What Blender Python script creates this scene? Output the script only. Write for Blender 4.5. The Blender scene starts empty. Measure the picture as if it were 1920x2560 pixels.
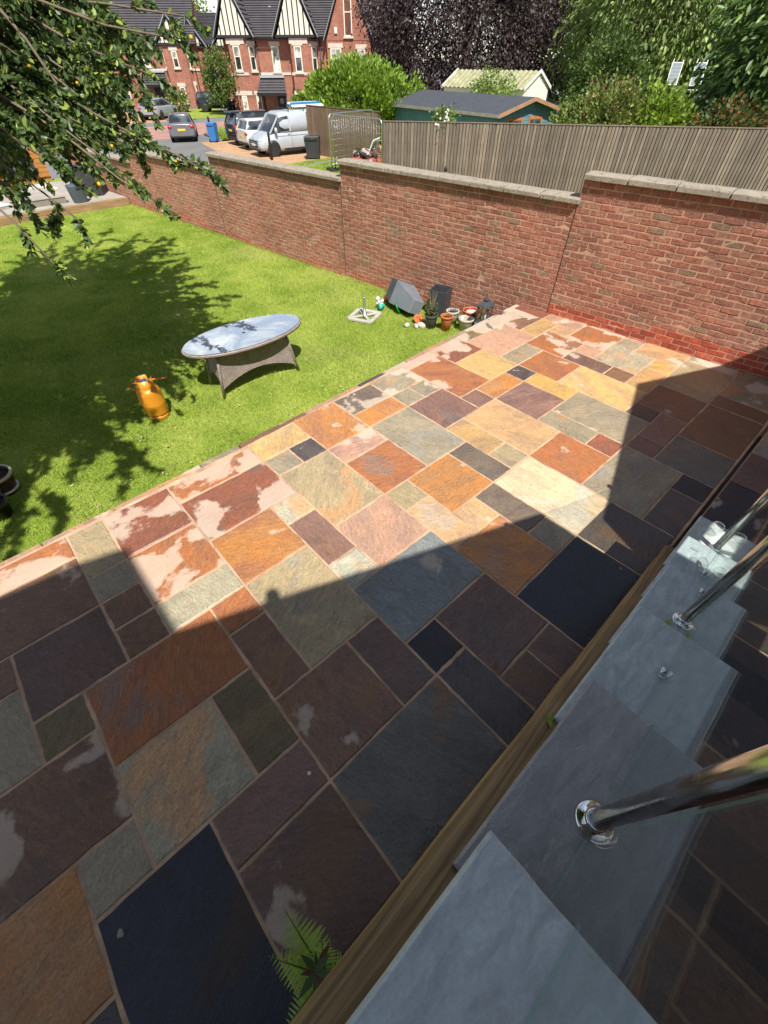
import bpy, math, random
import numpy as np
from mathutils import Vector, Matrix

random.seed(7)
RNG = np.random.default_rng(7)
SC = bpy.context.scene
COL = SC.collection
G = 0.305                      # one paving module in metres
LAWN = -0.5                    # lawn level below the patio
STREET = -1.3                  # street level below the patio

# ------------------------------------------------------------------ camera
cam_d = bpy.data.cameras.new('camera')
cam = bpy.data.objects.new('camera', cam_d)
COL.objects.link(cam)
SC.camera = cam
PITCH, ROLL, YAW = 0.83435, -0.00303, 0.73802
def cam_axes():
    cp, sp = math.cos(PITCH), math.sin(PITCH)
    fw = Vector((0, cp, -sp)); rt = Vector((1, 0, 0)); up = Vector((0, sp, cp))
    c, s = math.cos(ROLL), math.sin(ROLL)
    r2 = rt * c + up * s
    u2 = up * c - rt * s
    rz = Matrix.Rotation(-YAW, 3, 'Z')
    return rz @ r2, rz @ u2, rz @ fw
_r, _u, _f = cam_axes()
M = Matrix((_r, _u, -_f)).transposed().to_4x4()
M.translation = Vector((0.2304, -2.9971, 2.8537))
cam.matrix_world = M
cam_d.sensor_fit = 'VERTICAL'
cam_d.sensor_height = 24.0
cam_d.lens = 24.0 * 1033.04 / 2560.0
cam_d.clip_start = 0.02
cam_d.clip_end = 900.0

# ------------------------------------------------------------------ light
SX, SY = 0.30, 0.68             # horizontal drift of the sunlight per metre of fall
SUN_TRAVEL = Vector((SX, SY, -1.0)).normalized()
TO_SUN = -SUN_TRAVEL
ELEV = math.asin(TO_SUN.z)
AZ = math.atan2(TO_SUN.x, TO_SUN.y)
world = bpy.data.worlds.new('World')
SC.world = world
world.use_nodes = True
wn = world.node_tree
bg = wn.nodes['Background']
sky = wn.nodes.new('ShaderNodeTexSky')
sky.sky_type = 'NISHITA'
sky.sun_disc = False
sky.sun_elevation = ELEV
sky.sun_rotation = AZ
sky.altitude = 50
sky.air_density = 1.0
sky.dust_density = 0.1
sky.ozone_density = 1.0
hz = wn.nodes.new('ShaderNodeHueSaturation')
hz.inputs['Saturation'].default_value = 0.56      # blue toned down so the shaded paving stays neutral
wn.links.new(sky.outputs[0], hz.inputs['Color'])
wn.links.new(hz.outputs[0], bg.inputs[0])
bg.inputs[1].default_value = 0.092
sun_d = bpy.data.lights.new('sun', 'SUN')
sun_d.energy = 5.0
sun_d.angle = math.radians(0.53)
sun_d.color = (1.0, 0.955, 0.89)
sun = bpy.data.objects.new('sun', sun_d)
COL.objects.link(sun)
sun.rotation_euler = SUN_TRAVEL.to_track_quat('-Z', 'Y').to_euler()
sun.location = (0, 0, 30)
vs = SC.view_settings
vs.view_transform = 'Standard'
vs.look = 'None'
vs.gamma = 1.0
vs.use_curve_mapping = False
vs.exposure = 0.55

# ------------------------------------------------------------------ helpers
def lin(r, g, b, k=1.0):
    def f(c):
        c /= 255.0
        return c / 12.92 if c <= 0.04045 else ((c + 0.055) / 1.055) ** 2.4
    return (f(r) * k, f(g) * k, f(b) * k)

def tag(o, label=None, cat=None, group=None, kind=None):
    if label: o['label'] = label
    if cat: o['category'] = cat
    if group: o['group'] = group
    if kind: o['kind'] = kind
    return o

def empty(name, loc=(0, 0, 0), rz=0.0, label=None, cat=None, group=None):
    o = bpy.data.objects.new(name, None)
    o.empty_display_size = 0.1
    COL.objects.link(o)
    o.location = loc
    o.rotation_euler = (0, 0, rz)
    return tag(o, label, cat, group)

def link(name, me, parent=None, loc=(0, 0, 0), rot=(0, 0, 0)):
    o = bpy.data.objects.new(name, me)
    COL.objects.link(o)
    o.parent = parent
    o.location = loc
    o.rotation_euler = rot
    return o

def copy_tree(o, parent=None):
    c = o.copy()
    COL.objects.link(c)
    c.parent = parent
    for ch in list(o.children):
        copy_tree(ch, c)
    return c

class MB:
    """collects polygons and links them as one mesh object"""
    def __init__(s):
        s.v = []; s.f = []; s.m = []; s.c = []; s.sm = []
        s.mi = 0; s.col = None; s.smooth = False
    def add(s, vs_, fs_, smooth=None):
        n = len(s.v)
        s.v.extend([tuple(p) for p in vs_])
        sm = s.smooth if smooth is None else smooth
        for f in fs_:
            s.f.append(tuple(i + n for i in f)); s.m.append(s.mi); s.sm.append(sm)
            s.c.append(s.col)
        return s
    def box(s, x0, x1, y0, y1, z0, z1, ch=0.0):
        return s.hexa([(x0, y0, z0), (x1, y0, z0), (x1, y1, z0), (x0, y1, z0),
                       (x0, y0, z1), (x1, y0, z1), (x1, y1, z1), (x0, y1, z1)])
    def hexa(s, p):
        return s.add(p, [(3, 2, 1, 0), (4, 5, 6, 7), (0, 1, 5, 4), (1, 2, 6, 5), (2, 3, 7, 6), (3, 0, 4, 7)])
    def obox(s, c, ax, half):
        """oriented box: centre, three axis vectors, half sizes"""
        c = Vector(c); a, b, d = [Vector(v) * h for v, h in zip(ax, half)]
        return s.hexa([c - a - b - d, c + a - b - d, c + a + b - d, c - a + b - d,
                       c - a - b + d, c + a - b + d, c + a + b + d, c - a + b + d])
    def bar(s, a, b, w, h, up=(0, 0, 1)):
        a = Vector(a); b = Vector(b); d = b - a; L = d.length; d.normalize()
        up = Vector(up)
        if abs(d.dot(up)) > 0.98: up = Vector((1, 0, 0))
        x = d.cross(up).normalized(); z = x.cross(d)
        return s.obox((a + b) / 2, (d, x, z), (L / 2, w / 2, h / 2))
    def bev(s, x0, x1, y0, y1, z0, z1, b):
        """box with chamfered top edges and corners"""
        p = [(x0, y0, z0), (x1, y0, z0), (x1, y1, z0), (x0, y1, z0),
             (x0, y0, z1 - b), (x1, y0, z1 - b), (x1, y1, z1 - b), (x0, y1, z1 - b),
             (x0 + b, y0 + b, z1), (x1 - b, y0 + b, z1), (x1 - b, y1 - b, z1), (x0 + b, y1 - b, z1)]
        f = [(3, 2, 1, 0), (0, 1, 5, 4), (1, 2, 6, 5), (2, 3, 7, 6), (3, 0, 4, 7),
             (4, 5, 9, 8), (5, 6, 10, 9), (6, 7, 11, 10), (7, 4, 8, 11), (8, 9, 10, 11)]
        return s.add(p, f)
    def prism(s, poly, z0, z1):
        n = len(poly)
        v = [(x, y, z0) for x, y in poly] + [(x, y, z1) for x, y in poly]
        f = [tuple(range(n - 1, -1, -1)), tuple(range(n, 2 * n))]
        f += [(i, (i + 1) % n, n + (i + 1) % n, n + i) for i in range(n)]
        return s.add(v, f)
    def extr(s, poly3, vec):
        """extrude a planar 3-D polygon along vec"""
        n = len(poly3); vec = Vector(vec)
        a = [Vector(p) for p in poly3]; b = [p + vec for p in a]
        f = [tuple(range(n - 1, -1, -1)), tuple(range(n, 2 * n))]
        f += [(i, (i + 1) % n, n + (i + 1) % n, n + i) for i in range(n)]
        return s.add(a + b, f)
    def lathe(s, prof, n=20, c=(0, 0, 0), smooth=True, ax=None, cap0=True, cap1=True):
        """profile of (r, z) turned around z (or frame ax)"""
        if ax is None: X, Y, Z = Vector((1, 0, 0)), Vector((0, 1, 0)), Vector((0, 0, 1))
        else: X, Y, Z = [Vector(v) for v in ax]
        c = Vector(c); v = []
        for r, z in prof:
            for i in range(n):
                a = 2 * math.pi * i / n
                v.append(c + X * (r * math.cos(a)) + Y * (r * math.sin(a)) + Z * z)
        f = []
        for k in range(len(prof) - 1):
            for i in range(n):
                j = (i + 1) % n
                f.append((k * n + i, k * n + j, (k + 1) * n + j, (k + 1) * n + i))
        s.add(v, f, smooth)
        base = len(s.v) - len(v)
        if cap0: s._cap([base + i for i in range(n - 1, -1, -1)])
        if cap1: s._cap([base + (len(prof) - 1) * n + i for i in range(n)])
        return s
    def _cap(s, idx):
        s.f.append(tuple(idx)); s.m.append(s.mi); s.sm.append(False); s.c.append(s.col)
    def tube(s, pts, r, n=8, smooth=True, cap=True):
        pts = [Vector(p) for p in pts]
        rs = r if isinstance(r, (list, tuple)) else [r] * len(pts)
        v = []; prev = None
        for i, p in enumerate(pts):
            if i == 0: d = pts[1] - p
            elif i == len(pts) - 1: d = p - pts[i - 1]
            else: d = pts[i + 1] - pts[i - 1]
            d.normalize()
            if prev is None:
                x = d.orthogonal().normalized()
            else:
                x = (prev - d * prev.dot(d)).normalized()
            prev = x; y = d.cross(x)
            for k in range(n):
                a = 2 * math.pi * k / n
                v.append(p + (x * math.cos(a) + y * math.sin(a)) * rs[i])
        f = []
        for i in range(len(pts) - 1):
            for k in range(n):
                j = (k + 1) % n
                f.append((i * n + k, i * n + j, (i + 1) * n + j, (i + 1) * n + k))
        s.add(v, f, smooth)
        base = len(s.v) - len(v)
        if cap:
            s._cap([base + k for k in range(n - 1, -1, -1)])
            s._cap([base + (len(pts) - 1) * n + k for k in range(n)])
        return s
    def blob(s, c, r, n=10, m=6, jit=0.0, rnd=random):
        c = Vector(c); rx, ry, rz = r if isinstance(r, (tuple, list)) else (r, r, r)
        v = []
        for i in range(m + 1):
            th = math.pi * i / m
            for k in range(n):
                a = 2 * math.pi * k / n
                q = 1 + rnd.uniform(-jit, jit)
                v.append(c + Vector((rx * math.sin(th) * math.cos(a) * q, ry * math.sin(th) * math.sin(a) * q, rz * math.cos(th) * q)))
        f = []
        for i in range(m):
            for k in range(n):
                j = (k + 1) % n
                f.append((i * n + k, (i + 1) * n + k, (i + 1) * n + j, i * n + j))
        return s.add(v, f, True)
    def mesh(s, name, mats):
        me = bpy.data.meshes.new(name)
        me.from_pydata(s.v, [], s.f)
        if not isinstance(mats, (list, tuple)): mats = [mats]
        for m in mats: me.materials.append(m)
        me.polygons.foreach_set('material_index', s.m)
        me.polygons.foreach_set('use_smooth', s.sm)
        if any(c is not None for c in s.c):
            at = me.attributes.new('Col', 'FLOAT_COLOR', 'FACE')
            buf = np.ones((len(s.f), 4), dtype=np.float32)
            for i, c in enumerate(s.c):
                if c is not None: buf[i, :3] = c
            at.data.foreach_set('color', buf.ravel())
        me.validate(clean_customdata=False)
        me.update()
        return me
    def build(s, name, mats, parent=None, loc=(0, 0, 0), rot=(0, 0, 0), bevel=0.0, seg=2):
        o = link(name, s.mesh(name, mats), parent, loc, rot)
        if bevel:
            b = o.modifiers.new('bevel', 'BEVEL'); b.width = bevel; b.segments = seg
            b.limit_method = 'ANGLE'; b.angle_limit = math.radians(40)
        return o

def np_mesh(name, V, F, mat, col=None, smooth=False):
    """fast mesh from numpy arrays; F is (n,3) or (n,4)"""
    me = bpy.data.meshes.new(name)
    V = np.asarray(V, dtype=np.float32); F = np.asarray(F, dtype=np.int32)
    k = F.shape[1]
    me.vertices.add(len(V)); me.vertices.foreach_set('co', V.ravel())
    me.loops.add(F.size); me.loops.foreach_set('vertex_index', F.ravel())
    me.polygons.add(len(F))
    me.polygons.foreach_set('loop_start', np.arange(0, F.size, k, dtype=np.int32))
    me.polygons.foreach_set('loop_total', np.full(len(F), k, dtype=np.int32))
    if smooth: me.polygons.foreach_set('use_smooth', np.ones(len(F), dtype=bool))
    if col is not None:
        at = me.attributes.new('Col', 'FLOAT_COLOR', 'FACE')
        c = np.ones((len(F), 4), dtype=np.float32); c[:, :3] = col
        at.data.foreach_set('color', c.ravel())
    me.materials.append(mat)
    me.update(calc_edges=True)
    return me

# ------------------------------------------------------------------ materials
class NT:
    """small node-tree helper"""
    def __init__(s, name):
        s.m = bpy.data.materials.new(name); s.m.use_nodes = True
        s.t = s.m.node_tree; s.n = s.t.nodes; s.l = s.t.links
        s.b = s.n['Principled BSDF']; s.out = s.n['Material Output']
    def new(s, t, **kw):
        n = s.n.new('ShaderNode' + t)
        for k, v in kw.items(): setattr(n, k, v)
        return n
    def put(s, a, b):
        if isinstance(a, bpy.types.NodeSocket): s.l.new(a, b)
        else:
            if b.type == 'RGBA' and len(a) == 3: a = (*a, 1.0)
            b.default_value = a
    def coord(s, kind='Object', scale=(1, 1, 1), rot=(0, 0, 0)):
        tc = s.new('TexCoord'); mp = s.new('Mapping')
        mp.inputs['Scale'].default_value = scale; mp.inputs['Rotation'].default_value = rot
        s.l.new(tc.outputs[kind], mp.inputs[0]); return mp.outputs[0]
    def noise(s, vec, scale, detail=4, rough=0.55, dist=0.0, out='Fac'):
        n = s.new('TexNoise'); s.put(vec, n.inputs['Vector'])
        n.inputs['Scale'].default_value = scale; n.inputs['Detail'].default_value = detail
        n.inputs['Roughness'].default_value = rough; n.inputs['Distortion'].default_value = dist
        return n.outputs[0 if out == 'Fac' else 1]
    def ramp(s, fac, a, b, lo=0.0, hi=1.0, smooth=True):
        m = s.new('MapRange'); m.interpolation_type = 'SMOOTHSTEP' if smooth else 'LINEAR'
        s.put(fac, m.inputs[0]); s.put(a, m.inputs[1]); s.put(b, m.inputs[2]); s.put(lo, m.inputs[3]); s.put(hi, m.inputs[4])
        return m.outputs[0]
    def math(s, op, a, b=0.0):
        m = s.new('Math', operation=op); s.put(a, m.inputs[0]); s.put(b, m.inputs[1]); return m.outputs[0]
    def mix(s, fac, a, b, mode='MIX'):
        m = s.new('Mix', data_type='RGBA', blend_type=mode)
        s.put(fac, m.inputs[0]); s.put(a, m.inputs[6]); s.put(b, m.inputs[7]); return m.outputs[2]
    def hsv(s, col, h=0.5, sa=1.0, v=1.0):
        m = s.new('HueSaturation'); s.put(h, m.inputs[0]); s.put(sa, m.inputs[1]); s.put(v, m.inputs[2]); s.put(col, m.inputs[4]); return m.outputs[0]
    def bump(s, h, strength=0.3, dist=0.01, prev=None):
        b = s.new('Bump'); b.inputs['Strength'].default_value = strength; b.inputs['Distance'].default_value = dist
        s.put(h, b.inputs['Height'])
        if prev is not None: s.l.new(prev, b.inputs['Normal'])
        return b.outputs[0]
    def done(s, col=None, rough=None, normal=None, metal=None, spec=None):
        if col is not None: s.put(col, s.b.inputs['Base Color'])
        if rough is not None: s.put(rough, s.b.inputs['Roughness'])
        if normal is not None: s.l.new(normal, s.b.inputs['Normal'])
        if metal is not None: s.put(metal, s.b.inputs['Metallic'])
        if spec is not None: s.put(spec, s.b.inputs['Specular IOR Level'])
        return s.m
    def attr(s, name='Col'):
        a = s.new('Attribute'); a.attribute_name = name; return a.outputs[0]

def basic(name, col, rough=0.6, var=0.18, scale=6.0, bump=0.15, bdist=0.004, metal=0.0, spec=0.5, fine=60.0):
    n = NT(name); v = n.coord()
    a = n.noise(v, scale, 5, 0.6); b = n.noise(v, fine, 4, 0.6)
    k = n.math('ADD', n.ramp(a, 0.3, 0.7, 1 - var, 1 + var, False), n.ramp(b, 0.3, 0.7, -var * 0.5, var * 0.5, False))
    mul = n.new('VectorMath', operation='SCALE'); n.put((*col,), mul.inputs[0]); n.put(k, mul.inputs[3])
    nor = n.bump(b, bump, bdist) if bump else None
    r = n.ramp(a, 0.3, 0.7, max(0.02, rough - 0.1), min(1, rough + 0.1), False)
    return n.done(mul.outputs[0], r, nor, metal, spec)

def wood(name, c1, c2, axis=0, rough=0.75, scale=3.0, bump=0.35, use_col=False, knots=False):
    """grain runs along local axis"""
    n = NT(name)
    sc = [22.0, 22.0, 22.0]; sc[axis] = 0.6
    oi = n.new('ObjectInfo')
    v = n.coord('Object', tuple(sc))
    off = n.new('VectorMath', operation='ADD'); n.put(v, off.inputs[0])
    rv = n.math('MULTIPLY', oi.outputs['Random'], 57.0)
    cb = n.new('CombineXYZ'); n.put(rv, cb.inputs[0]); n.put(rv, cb.inputs[1]); n.put(rv, cb.inputs[2])
    n.put(cb.outputs[0], off.inputs[1])
    g = n.noise(off.outputs[0], scale, 6, 0.65, 0.6)
    w = n.noise(n.coord('Object', (1, 1, 1)), 2.3, 4, 0.6)
    col = n.mix(n.ramp(g, 0.32, 0.68), c1, c2)
    col = n.hsv(col, 0.5, 1.0, n.ramp(w, 0.3, 0.7, 0.84, 1.14, False))
    if use_col: col = n.mix(1.0, col, n.attr(), 'MULTIPLY')
    return n.done(col, rough, n.bump(g, bump, 0.004))
# ---- natural stone paving
def m_slab():
    n = NT('sandstone_paving')
    oi = n.new('ObjectInfo')
    tc = n.new('TexCoord')
    rot = n.new('VectorRotate', rotation_type='Z_AXIS'); n.put(tc.outputs['Object'], rot.inputs['Vector'])
    n.put(n.math('MULTIPLY', oi.outputs['Random'], 6.283), rot.inputs['Angle'])
    off = n.new('VectorMath', operation='ADD'); n.put(rot.outputs[0], off.inputs[0])
    rv = n.math('MULTIPLY', oi.outputs['Random'], 91.0)
    cb = n.new('CombineXYZ'); n.put(rv, cb.inputs[0]); n.put(rv, cb.inputs[1]); n.put(cb.outputs[0], off.inputs[1])
    st = n.new('Mapping'); n.put(off.outputs[0], st.inputs[0]); st.inputs['Scale'].default_value = (1.0, 2.8, 1.0)
    band = n.noise(st.outputs[0], 1.6, 5, 0.55, 0.5)
    grain = n.noise(st.outputs[0], 14.0, 6, 0.7, 0.8)
    fine = n.noise(off.outputs[0], 70.0, 5, 0.7)
    blot = n.noise(off.outputs[0], 3.5, 4, 0.55, 0.3)
    base = oi.outputs['Color']
    hv = n.math('ADD', n.math('MULTIPLY', oi.outputs['Random'], 0.03), 0.478)
    c = n.mix(n.ramp(band, 0.40, 0.70, 0, .8), base, n.hsv(base, hv, 0.85, 0.72))
    c = n.mix(n.ramp(blot, 0.50, 0.72, 0, 0.8), c, n.hsv(base, 0.497, 1.06, 1.24))
    # rusty or ashen clouds that some slabs carry
    sel = n.math('FRACT', n.math('MULTIPLY', oi.outputs['Random'], 7.31))
    cloud = n.noise(off.outputs[0], 1.7, 4, 0.55, 0.9)
    lum = n.new('RGBToBW'); n.put(base, lum.inputs[0])
    rust = n.new('VectorMath', operation='SCALE'); n.put((1.7, 0.9, 0.42), rust.inputs[0]); n.put(lum.outputs[0], rust.inputs[3])
    ash = n.new('VectorMath', operation='SCALE'); n.put((1.0, 0.97, 0.88), ash.inputs[0]); n.put(lum.outputs[0], ash.inputs[3])
    c = n.mix(n.math('MULTIPLY', n.ramp(cloud, 0.52, 0.66), n.ramp(sel, 0.42, 0.6, 0, 0.8)), c, rust.outputs[0])
    c = n.mix(n.math('MULTIPLY', n.ramp(cloud, 0.46, 0.34), n.ramp(sel, 0.6, 0.3, 0, 0.55)), c, ash.outputs[0])
    c = n.hsv(c, 0.5, 1.0, n.ramp(grain, 0.3, 0.7, 0.74, 1.24, False))
    c = n.hsv(c, 0.5, 1.0, n.ramp(fine, 0.3, 0.7, 0.70, 1.28, False))
    # thin cleft lines of the riven surface
    cl = n.noise(st.outputs[0], 2.6, 3, 0.5, 1.6)
    line = n.ramp(n.math('ABSOLUTE', n.math('SUBTRACT', cl, 0.5)), 0.0, 0.0075, 1.0, 0.0)
    line = n.math('MULTIPLY', line, n.ramp(band, 0.45, 0.55, 0, 0.6))
    c = n.mix(line, c, n.hsv(base, 0.5, 0.9, 0.35))
    # black pitting
    pit = n.ramp(n.noise(off.outputs[0], 38.0, 3, 0.5), 0.66, 0.72)
    pit = n.math('MULTIPLY', pit, n.ramp(blot, 0.5, 0.62, 0, 0.7))
    c = n.mix(pit, c, (0.02, 0.018, 0.016))
    # dried-off pale patches, their shape crosses the joints
    ge = n.new('NewGeometry')
    dn = n.noise(ge.outputs['Position'], 2.1, 3.0, 0.5, 0.35)
    dn = n.math('ADD', dn, n.ramp(n.noise(ge.outputs['Position'], 24.0, 4, 0.65), 0.3, 0.7, -0.022, 0.022, False))
    thr = n.math('SUBTRACT', 0.74, n.math('MULTIPLY', oi.outputs['Alpha'], 0.36))
    dry = n.ramp(n.math('SUBTRACT', dn, thr), -0.012, 0.034)
    speck = n.ramp(n.noise(ge.outputs['Position'], 6.5, 2, 0.4), 0.765, 0.775)
    dry = n.math('MAXIMUM', dry, n.math('MULTIPLY', speck, 0.8))
    drycol = n.mix(0.25, (0.62, 0.50, 0.39), base)
    drycol = n.hsv(drycol, 0.5, 1.0, n.ramp(fine, 0.3, 0.7, 0.88, 1.1, False))
    c = n.mix(n.math('MULTIPLY', dry, n.ramp(blot, 0.3, 0.7, 0.95, 0.72, False)), c, drycol)
    rough = n.mix(dry, n.hsv((0.34, 0.34, 0.34), 0.5, 1, n.ramp(grain, 0.3, 0.7, 0.8, 1.25, False)), (0.9, 0.9, 0.9))
    h = n.math('ADD', n.math('MULTIPLY', grain, 0.55), n.math('ADD', n.math('MULTIPLY', fine, 0.25), n.math('MULTIPLY', band, 1.5)))
    # riven layers: the stone splits in shallow terraces
    tn = n.math('MULTIPLY', n.noise(st.outputs[0], 1.5, 4, 0.5, 0.5), 11.0)
    ter = n.math('FLOOR', tn)
    fr_ = n.math('FRACT', tn)
    lip = n.math('MULTIPLY', n.ramp(fr_, 0.0, 0.07, 1.0, 0.0), n.ramp(cloud, 0.45, 0.6, 0.0, 0.55))
    lip = n.math('MULTIPLY', lip, n.math('SUBTRACT', 1.0, dry))
    c = n.mix(lip, c, n.hsv(base, 0.5, 0.9, 0.5))
    h = n.math('ADD', h, n.math('MULTIPLY', ter, 0.35))
    h = n.math('SUBTRACT', h, n.math('MULTIPLY', line, 0.3))
    return n.done(c, rough, n.bump(h, 0.7, 0.007), spec=0.45)
M_SLAB = m_slab()

def m_mortar(name, col, k=0.2):
    n = NT(name); v = n.coord('Object')
    a = n.noise(v, 5, 4, 0.6); b = n.noise(v, 120, 4, 0.7)
    c = n.hsv(col, 0.5, 1.0, n.math('ADD', n.ramp(a, 0.3, 0.7, 1 - k, 1 + k, False), n.ramp(b, 0.3, 0.7, -0.12, 0.12, False)))
    d = n.noise(v, 2.3, 5, 0.65); c = n.mix(n.ramp(d, 0.5, 0.7, 0, 0.55), c, tuple(q*0.38 for q in col))
    return n.done(c, 0.92, n.bump(b, 0.5, 0.004))
M_JOINT = m_mortar('paving_mortar', lin(224, 184, 150, 0.72), 0.3)
M_BMORT = m_mortar('wall_mortar', lin(214, 172, 144, 0.76))
M_CONC = m_mortar('concrete', lin(150, 145, 138, 0.7))

def m_brick():
    n = NT('facing_brick'); v = n.coord('Object')
    ge = n.new('NewGeometry')
    a = n.noise(ge.outputs['Position'], 26, 5, 0.65, 0.6); b = n.noise(ge.outputs['Position'], 120, 4, 0.7)
    c = n.attr()
    c = n.hsv(c, 0.5, 1.0, n.ramp(a, 0.28, 0.72, 0.62, 1.35, False))
    c = n.hsv(c, 0.5, 1.0, n.ramp(b, 0.3, 0.7, 0.85, 1.15, False))
    cr = n.ramp(n.math('ABSOLUTE', n.math('SUBTRACT', n.noise(ge.outputs['Position'], 15, 3, 0.5, 1.0), 0.5)), 0, 0.012, 0.65, 0)
    c = n.mix(cr, c, (0.03, 0.018, 0.014))
    sm = n.ramp(n.noise(ge.outputs['Position'], 1.1, 3, 0.5), 0.35, 0.7, 0.82, 1.12, False)
    c = n.hsv(c, 0.5, 1.0, sm)
    return n.done(c, 0.88, n.bump(n.math('ADD', n.math('MULTIPLY', a, 1.2), b), 0.65, 0.008))
M_BRICK = m_brick()

def m_coping(name='weathered_coping', col=lin(176, 164, 146, 0.72), blk=0.85):
    n = NT(name); ge = n.new('NewGeometry'); p = ge.outputs['Position']
    a = n.noise(p, 7, 6, 0.65, 0.4); b = n.noise(p, 45, 5, 0.7); s = n.noise(p, 18, 4, 0.6, 0.5)
    c = n.hsv(col, 0.5, 1.0, n.ramp(a, 0.3, 0.7, 0.82, 1.14, False))
    c = n.mix(n.ramp(s, 0.54, 0.70, 0, blk*.75), c, lin(70, 66, 58, 0.8))
    c = n.mix(n.ramp(n.noise(p, 11, 4, 0.6), 0.62, 0.72, 0, 0.3), c, lin(165, 150, 100, 0.6))
    c = n.hsv(c, 0.5, 1.0, n.ramp(b, 0.3, 0.7, 0.85, 1.15, False))
    return n.done(c, 0.9, n.bump(n.math('ADD', a, b), 0.4, 0.006))
M_COPING = m_coping()

def m_slate(name, col):
    n = NT(name); oi = n.new('ObjectInfo'); tc = n.new('TexCoord')
    off = n.new('VectorMath', operation='ADD'); n.put(tc.outputs['Object'], off.inputs[0])
    rv = n.math('MULTIPLY', oi.outputs['Random'], 33.0)
    cb = n.new('CombineXYZ'); n.put(rv, cb.inputs[0]); n.put(rv, cb.inputs[1]); n.put(cb.outputs[0], off.inputs[1])
    st = n.new('Mapping'); n.put(off.outputs[0], st.inputs[0]); st.inputs['Scale'].default_value = (1.3, 3.6, 1.0)
    st.inputs['Rotation'].default_value = (0, 0, 0.5)
    g = n.noise(st.outputs[0], 7, 6, 0.62, 0.7); f = n.noise(off.outputs[0], 80, 4, 0.7); w = n.noise(off.outputs[0], 2.2, 4, 0.5)
    base = oi.outputs['Color']
    c = n.hsv(base, 0.5, 1.0, n.ramp(g, 0.3, 0.7, 0.76, 1.2, False))
    c = n.hsv(c, 0.5, 1.0, n.ramp(f, 0.3, 0.7, 0.9, 1.1, False))
    c = n.mix(n.ramp(w, 0.5, 0.75, 0, 0.35), c, (0.42, 0.44, 0.44))
    cl = n.noise(st.outputs[0], 2.2, 3, 0.5, 1.8)
    ln = n.ramp(n.math('ABSOLUTE', n.math('SUBTRACT', cl, 0.5)), 0, 0.006, 0.6, 0)
    ln = n.math('MULTIPLY', ln, n.ramp(w, 0.44, 0.56))
    c = n.mix(ln, c, (0.5, 0.52, 0.52))
    return n.done(c, 0.55, n.bump(n.math('ADD', g, n.math('MULTIPLY', f, 0.25)), 0.5, 0.005), spec=0.4)
M_SLATE = m_slate('grey_riven_stone', (0.2, 0.22, 0.23))

# ---- lawn
def m_lawn():
    n = NT('lawn_ground'); ge = n.new('NewGeometry'); p = ge.outputs['Position']
    a = n.noise(p, 1.3, 5, 0.6); b = n.noise(p, 60, 4, 0.7); d = n.noise(p, 0.55, 3, 0.5)
    c = n.mix(n.ramp(a, 0.35, 0.7), (0.19, 0.275, 0.03), (0.33, 0.39, 0.075))
    c = n.mix(n.ramp(d, 0.55, 0.75, 0, 0.45), c, (0.42, 0.38, 0.16))
    c = n.hsv(c, 0.5, 1, n.ramp(b, 0.3, 0.7, 0.6, 1.3, False))
    return n.done(c, 0.95, n.bump(b, 0.8, 0.02), spec=0.1)
M_LAWN = m_lawn()
def m_leaf(name, trans=0.35, spec=0.35, rough=0.5):
    """leaf colour comes from the mesh, a little light passes through"""
    n = NT(name); c = n.attr()
    tr = n.new('BsdfTranslucent'); n.put(n.hsv(c, 0.49, 1.1, 1.25), tr.inputs[0])
    n.done(c, rough, None, spec=spec)
    mx = n.new('MixShader'); mx.inputs[0].default_value = trans
    n.l.new(n.b.outputs[0], mx.inputs[1]); n.l.new(tr.outputs[0], mx.inputs[2])
    n.l.new(mx.outputs[0], n.out.inputs[0]); return n.m
M_BLADE = m_leaf('grass_blade', 0.3, 0.15, 0.7)
M_LEAF = m_leaf('leaf')
M_LEAFG = m_leaf('glossy_leaf', 0.3, 0.4, 0.42)
M_BARK = basic('bark', (0.09, 0.068, 0.046), 0.9, 0.35, 9, 0.8, 0.02)
M_TWIG = basic('twig', (0.15, 0.115, 0.075), 0.85, 0.25, 20, 0.4)

# ---- timber
M_OAK = wood('raked_oak', (0.36, 0.24, 0.105), (0.14, 0.09, 0.04), 0, 0.7, 2.6, 0.6)
M_FENCE = wood('weathered_larch', (0.255, 0.205, 0.17), (0.11, 0.085, 0.07), 2, 0.9, 2.5, 0.5, True)
M_FENCE2 = wood('brown_board', (0.26, 0.19, 0.125), (0.13, 0.09, 0.06), 2, 0.9, 2.5, 0.5, True)
M_DECK = wood('grey_decking', (0.42, 0.39, 0.34), (0.27, 0.245, 0.21), 0, 0.9, 2.5, 0.4)
M_SLEEPER = wood('softwood_sleeper', (0.34, 0.21, 0.10), (0.20, 0.12, 0.055), 0, 0.85, 2.5, 0.5)
M_CEDAR = wood('orange_timber', (0.48, 0.20, 0.055), (0.33, 0.125, 0.03), 0, 0.6, 2.5, 0.3)

# ---- metal, glass, plastic
def metal(name, col, rough, spec=0.5):
    n = NT(name); v = n.coord(); a = n.noise(v, 30, 4, 0.6)
    return n.done(col, n.ramp(a, 0.3, 0.7, rough * 0.7, rough * 1.4, False), n.bump(a, 0.05, 0.001), 1.0)
M_STEEL = metal('brushed_steel', (0.55, 0.54, 0.52), 0.22)
M_CHROME = metal('chrome', (0.78, 0.79, 0.8), 0.1)
M_GALV = metal('galvanised', (0.62, 0.64, 0.66), 0.38)

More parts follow.
